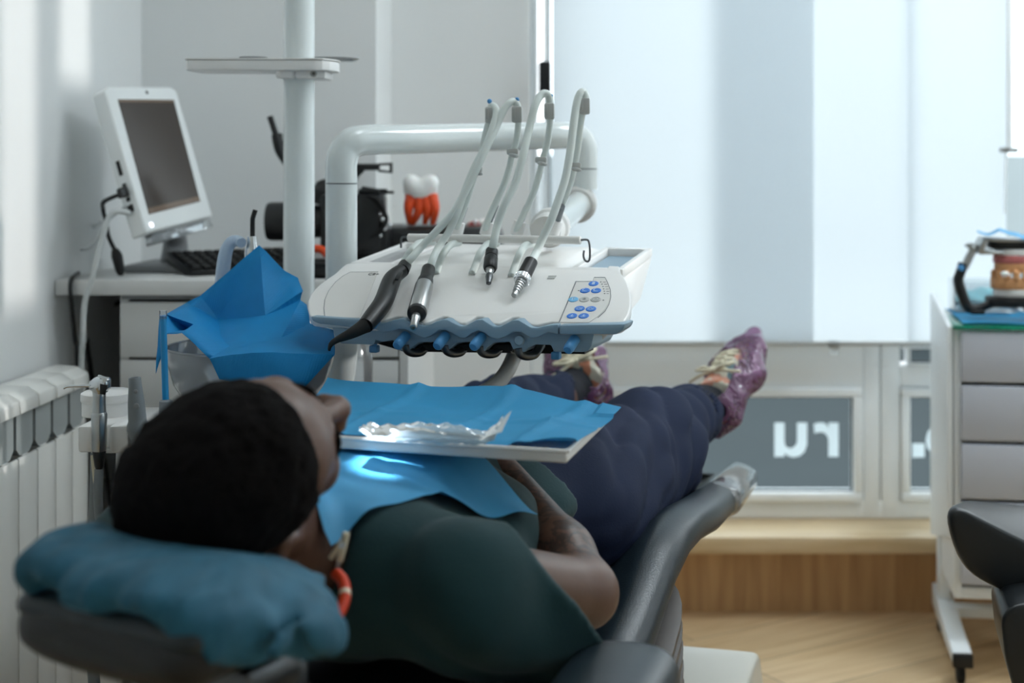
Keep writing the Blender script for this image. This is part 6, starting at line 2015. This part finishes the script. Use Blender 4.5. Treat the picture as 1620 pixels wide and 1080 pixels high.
m = MB().prism([CP(-0.010, -0.004, 0.30), CP(-0.010, -0.004, CH - 0.004), CP(-0.010, 0.335, CH + 0.038), CP(-0.010, 0.335, 0.22)], ux * 0.011, 0.002)
m.build('side_panel', M['cabinetside'], cabr, 40)
dz = [CH - 0.012, 0.632, 0.507, 0.383, 0.285, 0.20]
for a, b_ in zip(dz[:-1], dz[1:]):
    mm = MB()
    cbox(mm, 0.018, 0.425, -0.016, 0.0, b_ + 0.004, a - 0.003, 0.004)
    mm.build('drawer', M['cabinet'], cabr, 40)
m = MB()
cbox(m, 0.0, 0.44, -0.02, 0.335, CH - 0.008, CH, 0.0015)
m.build('glass_top', M['greenglass'], cabr, 40)
m = MB()
for xx in (0.012, 0.40):
    m.box(CP(xx, 0.26, 0.20), (0.026, 0.05, 0.30), AXC, 0.003)
    hexa(m, [CP(xx - 0.018, -0.06, 0.075), CP(xx + 0.022, -0.06, 0.075), CP(xx + 0.022, 0.34, 0.105), CP(xx - 0.018, 0.34, 0.105)], [CP(xx - 0.018, -0.06, 0.048), CP(xx + 0.022, -0.06, 0.048), CP(xx + 0.022, 0.34, 0.055), CP(xx - 0.018, 0.34, 0.055)], 0.003)
m.box(CP(0.21, 0.20, 0.085), (0.38, 0.04, 0.025), AXC, 0.003)
m.build('stand', M['cabinetside'], cabr, 40)
for xx in (0.014, 0.402):
    MB().box(CP(xx, -0.067, 0.060), (0.042, 0.016, 0.028), AXC, 0.003).build('end_cap', M['black'], cabr)
    for yy in (-0.03, 0.31):
        w_ = MB()
        c = CP(xx, yy, 0.022)
        w_.lathe(c - ux * 0.009, ux, [(0, 0.016), (0.002, 0.022), (0.016, 0.022), (0.018, 0.016)], 20)
        w_.box(c + ZZ * 0.022, (0.026, 0.026, 0.012), AXC, 0.002)
        w_.build('caster', M['blackmatte'], cabr, 40)

def npf(u, v):
    p = CP(0.022 + 0.40 * u, -0.008 + 0.32 * v, CH)
    h = 0.0025 + 0.0018 * (1 + math.sin(u * 11 + v * 4)) + 0.003 * max(0, 1 - abs(u - 0.45 + 0.1 * v) / 0.05)
    return p + ZZ * h
tag(recenter(MB().sheet(npf, 40, 24, 0.0006).build('cabinet_napkin', M['bluepaper2'], None, 30)), 'blue paper napkin spread on the drawer cabinet under the jaw model', 'napkin')

AY = 3.10
art = thing('articulator', 'black dental articulator holding pink and tan jaw casts on the cabinet', 'articulator', W(1590, 492, AY))
MB().tube([W(1524, 416, AY), W(1519, 432, AY), W(1516, 442, AY), W(1519, 456, AY), W(1527, 478, AY), W(1533, 487, AY), W(1542, 489, AY), W(1556, 485, AY), W(1575, 478, AY)], [0.011, 0.011, 0.0115, 0.012, 0.0115, 0.011, 0.011, 0.010, 0.010], 14, 5).build('side_frame', M['black'], art, 60)
ab = MB()
ab.box(W(1608, 477, AY), (0.125, 0.07, 0.021), AXC, 0.004)
ab.box(W(1636, 485, AY), (0.04, 0.06, 0.022), AXC, 0.004)
ab.build('lower_bow', M['blackmatte'], art, 40)
MB().box(W(1545, 489.5, AY) - ZZ * 0.004, (0.03, 0.05, 0.010), AXC, 0.003).box(W(1640, 492, AY), (0.03, 0.05, 0.008), AXC, 0.003).build('foot', M['blackmatte'], art)
MB().tube([W(1525, 424, AY), W(1534, 405, AY), W(1539, 396, AY), W(1545, 386, AY)], [0.009, 0.0095, 0.009, 0.006], 12, 3).build('hinge_arm', M['steel'], art, 60)
MB().prism([W(1527, 388, AY - 0.008), W(1535, 384, AY - 0.008), W(1544, 385, AY - 0.008), W(1544, 397, AY - 0.008), W(1538, 402, AY - 0.008), W(1536, 395, AY - 0.008)], (0, 0.018, 0), 0.002).build('hinge_lug', M['steel'], art, 40)
MB().lathe(W(1522, 424, AY - 0.018), Vector((0, 1, 0)), [(0, 0.005), (0.003, 0.0065), (0.02, 0.0065), (0.022, 0.005)], 16).build('blue_pin', M['blueknob'], art, 40)
ub = MB()
ub.prism([W(1546, 399, AY - 0.02), W(1556, 376, AY - 0.02), W(1640, 379, AY - 0.02), W(1640, 384, AY - 0.02), W(1563, 382, AY - 0.02), W(1560, 394, AY - 0.02), W(1590, 397, AY - 0.02), W(1590, 402, AY - 0.02), W(1553, 403, AY - 0.02)], (0, 0.05, 0), 0.003)
ub.build('upper_bow', M['steel'], art, 40)
MB().box(W(1606, 387, AY + 0.005), (0.115, 0.05, 0.016), AXC, 0.003).build('mount_plate', M['blackmatte'], art, 40)
def cast(px0, px1, y0, y1, nm, mm, nz, cren=0.0):
    a = MB()
    pts = []
    cx_ = (px0 + px1) / 2
    for k in range(15):
        t = PI * k / 14
        pts.append((W(cx_ + (px1 - px0) / 2 * math.cos(t), 0, AY).x, AY + 0.02 - 0.045 * math.sin(t)))
    zb, zt = W(0, y1, AY).z, W(0, y0, AY).z
    a.prism([(x, y, zb) for x, y in pts], (0, 0, zt - zb), 0.002)
    return a.build(nm, mm, art, 50)
cast(1575, 1660, 394, 404, 'upper_mount', M['plaster'], 0)
cast(1574, 1660, 403, 416, 'upper_gum', M['gum'], 0)
cast(1576, 1662, 416, 431, 'upper_cast', M['waxmodel'], 0)
cast(1570, 1662, 440, 457, 'lower_cast', M['waxmodel'], 0)
cast(1574, 1660, 457, 469, 'lower_mount', M['plaster'], 0)
te = MB()
for k in range(9):
    t = PI * (k + 0.5) / 9
    for zz_, s in ((W(0, 432, AY).z, -1), (W(0, 438, AY).z, 1)):
        te.ball((W(1618 - 43 * math.cos(t), 0, AY).x, AY + 0.02 - 0.043 * math.sin(t), zz_), (0.0085, 0.007, 0.009), 10)
te.build('teeth', M['waxmodel'], art, 180)
MB().ball(W(1590, 433, AY - 0.04), (0.010, 0.006, 0.006), 12).build('white_tooth', M['tooth'], art, 180)
def bq(u, v):
    return W(1546 + 90 * u, 367 + 8 * u + 3 * math.sin(u * 8) - 7 * max(0, 1 - abs(u - 0.38) / 0.18) + 5 * (1 - v) * u, AY - 0.03 + 0.07 * v) + ZZ * (0.004 * v + 0.0)
tag(recenter(MB().sheet(bq, 24, 8, 0.0006).build('folded_paper', M['bluepaper2'], None, 30)), 'small folded blue paper lying on top of the articulator', 'paper')
bx_ = thing('clear_box', 'clear plastic box with teal contents behind the articulator', 'box', CP(0.12, 0.27, CH + 0.006))
cbm = MB()
for (x0, x1, y0, y1, z0, z1) in ((0.03, 0.032, 0.20, 0.325, 0.006, 0.075), (0.25, 0.252, 0.20, 0.325, 0.006, 0.075), (0.032, 0.25, 0.20, 0.202, 0.006, 0.075), (0.032, 0.25, 0.323, 0.325, 0.006, 0.075), (0.03, 0.252, 0.20, 0.325, 0.005, 0.007)):
    cbox(cbm, x0, x1, y0, y1, CH + z0, CH + z1, 0)
cbm.build('box_walls', M['clearplastic'], bx_, 30)
tg = MB()
tg.sheet(lambda u, v: CP(0.04 + 0.20 * u, 0.21 + 0.105 * v, CH + 0.03 + 0.028 * math.sin(PI * u) ** 0.6 * math.sin(PI * v) ** 0.6 + 0.008 * math.sin(u * 17) * math.sin(v * 13)), 28, 18, 0.02)
tg.build('teal_contents', M['tealglove'], bx_, 60)

# ------------------------------------------------------------------ stool at the right edge
SD_ = 2.12
stc = W(1660, 900, SD_ + 0.12)
st = thing('dentist_stool', 'black padded dentist stool at the right edge of the picture', 'stool', (stc.x, stc.y, 0))
sb_ = MB()
oo = [(1500, 826), (1502, 812), (1509, 804), (1522, 803), (1560, 823), (1600, 843), (1660, 872), (1720, 905), (1740, 990), (1700, 990), (1650, 965), (1600, 943), (1562, 925), (1540, 912), (1524, 895), (1510, 866)]
def bkp(x, y):
    top = y < 910 and not (x < 1545 and y > 835)
    k = 4 + 0.40 * max(0, x - 1500) if top else 14
    return (x + 9, y - min(k, 88))
fr_ = [W(x, y, SD_) for x, y in oo]
cfr = sum(fr_, Vector()) / len(fr_)
bk_ = [W(*bkp(x, y), SD_ + 0.20) for x, y in oo]
cbk = sum(bk_, Vector()) / len(bk_)
def shrink(ps, c, k, dy): return [c + (p - c) * k + Vector((0, dy, 0)) for p in ps]
sb_.rings([shrink(fr_, cfr, 0.86, -0.002), shrink(fr_, cfr, 0.95, 0.001), shrink(fr_, cfr, 0.985, 0.008), shrink(fr_, cfr, 1.0, 0.022), bk_, shrink(bk_, cbk, 0.97, 0.015), shrink(bk_, cbk, 0.88, 0.022)])
sb_.build('backrest', M['stool'], st, 60, subsurf=1)
ob = [(1584, 985), (1590, 968), (1603, 958), (1640, 952), (1760, 950), (1790, 980), (1790, 1120), (1760, 1150), (1660, 1150), (1606, 1100), (1590, 1040)]
s2_ = MB()
s2_.prism([W(x, y, SD_ - 0.10) for x, y in ob], Vector((0.03, 0.16, 0.0)), 0.02, 4)
s2_.build('seat', M['stool'], st, 60)
MB().tube([(stc.x, stc.y, 0.08), (stc.x, stc.y, 0.34)], 0.026, 18, 1).build('column', M['steel'], st, 40)
bs_ = MB()
for k in range(5):
    a = 2 * PI * k / 5 + 0.5
    bs_.tube([(stc.x, stc.y, 0.09), (stc.x + 0.14 * math.cos(a), stc.y + 0.14 * math.sin(a), 0.07), (stc.x + 0.25 * math.cos(a), stc.y + 0.25 * math.sin(a), 0.055)], [0.026, 0.02, 0.016], 12, 3)
bs_.build('star_base', M['black'], st, 60)
for k in range(5):
    a = 2 * PI * k / 5 + 0.5
    c = Vector((stc.x + 0.25 * math.cos(a), stc.y + 0.25 * math.sin(a), 0.025))
    MB().lathe(c - Vector((0.012, 0, 0)), Vector((1, 0, 0)), [(0, 0.018), (0.003, 0.025), (0.021, 0.025), (0.024, 0.018)], 18).tube([c, c + ZZ * 0.035], 0.008, 8, 1).build('caster', M['black'], st, 40)
bpy.context.view_layer.update()
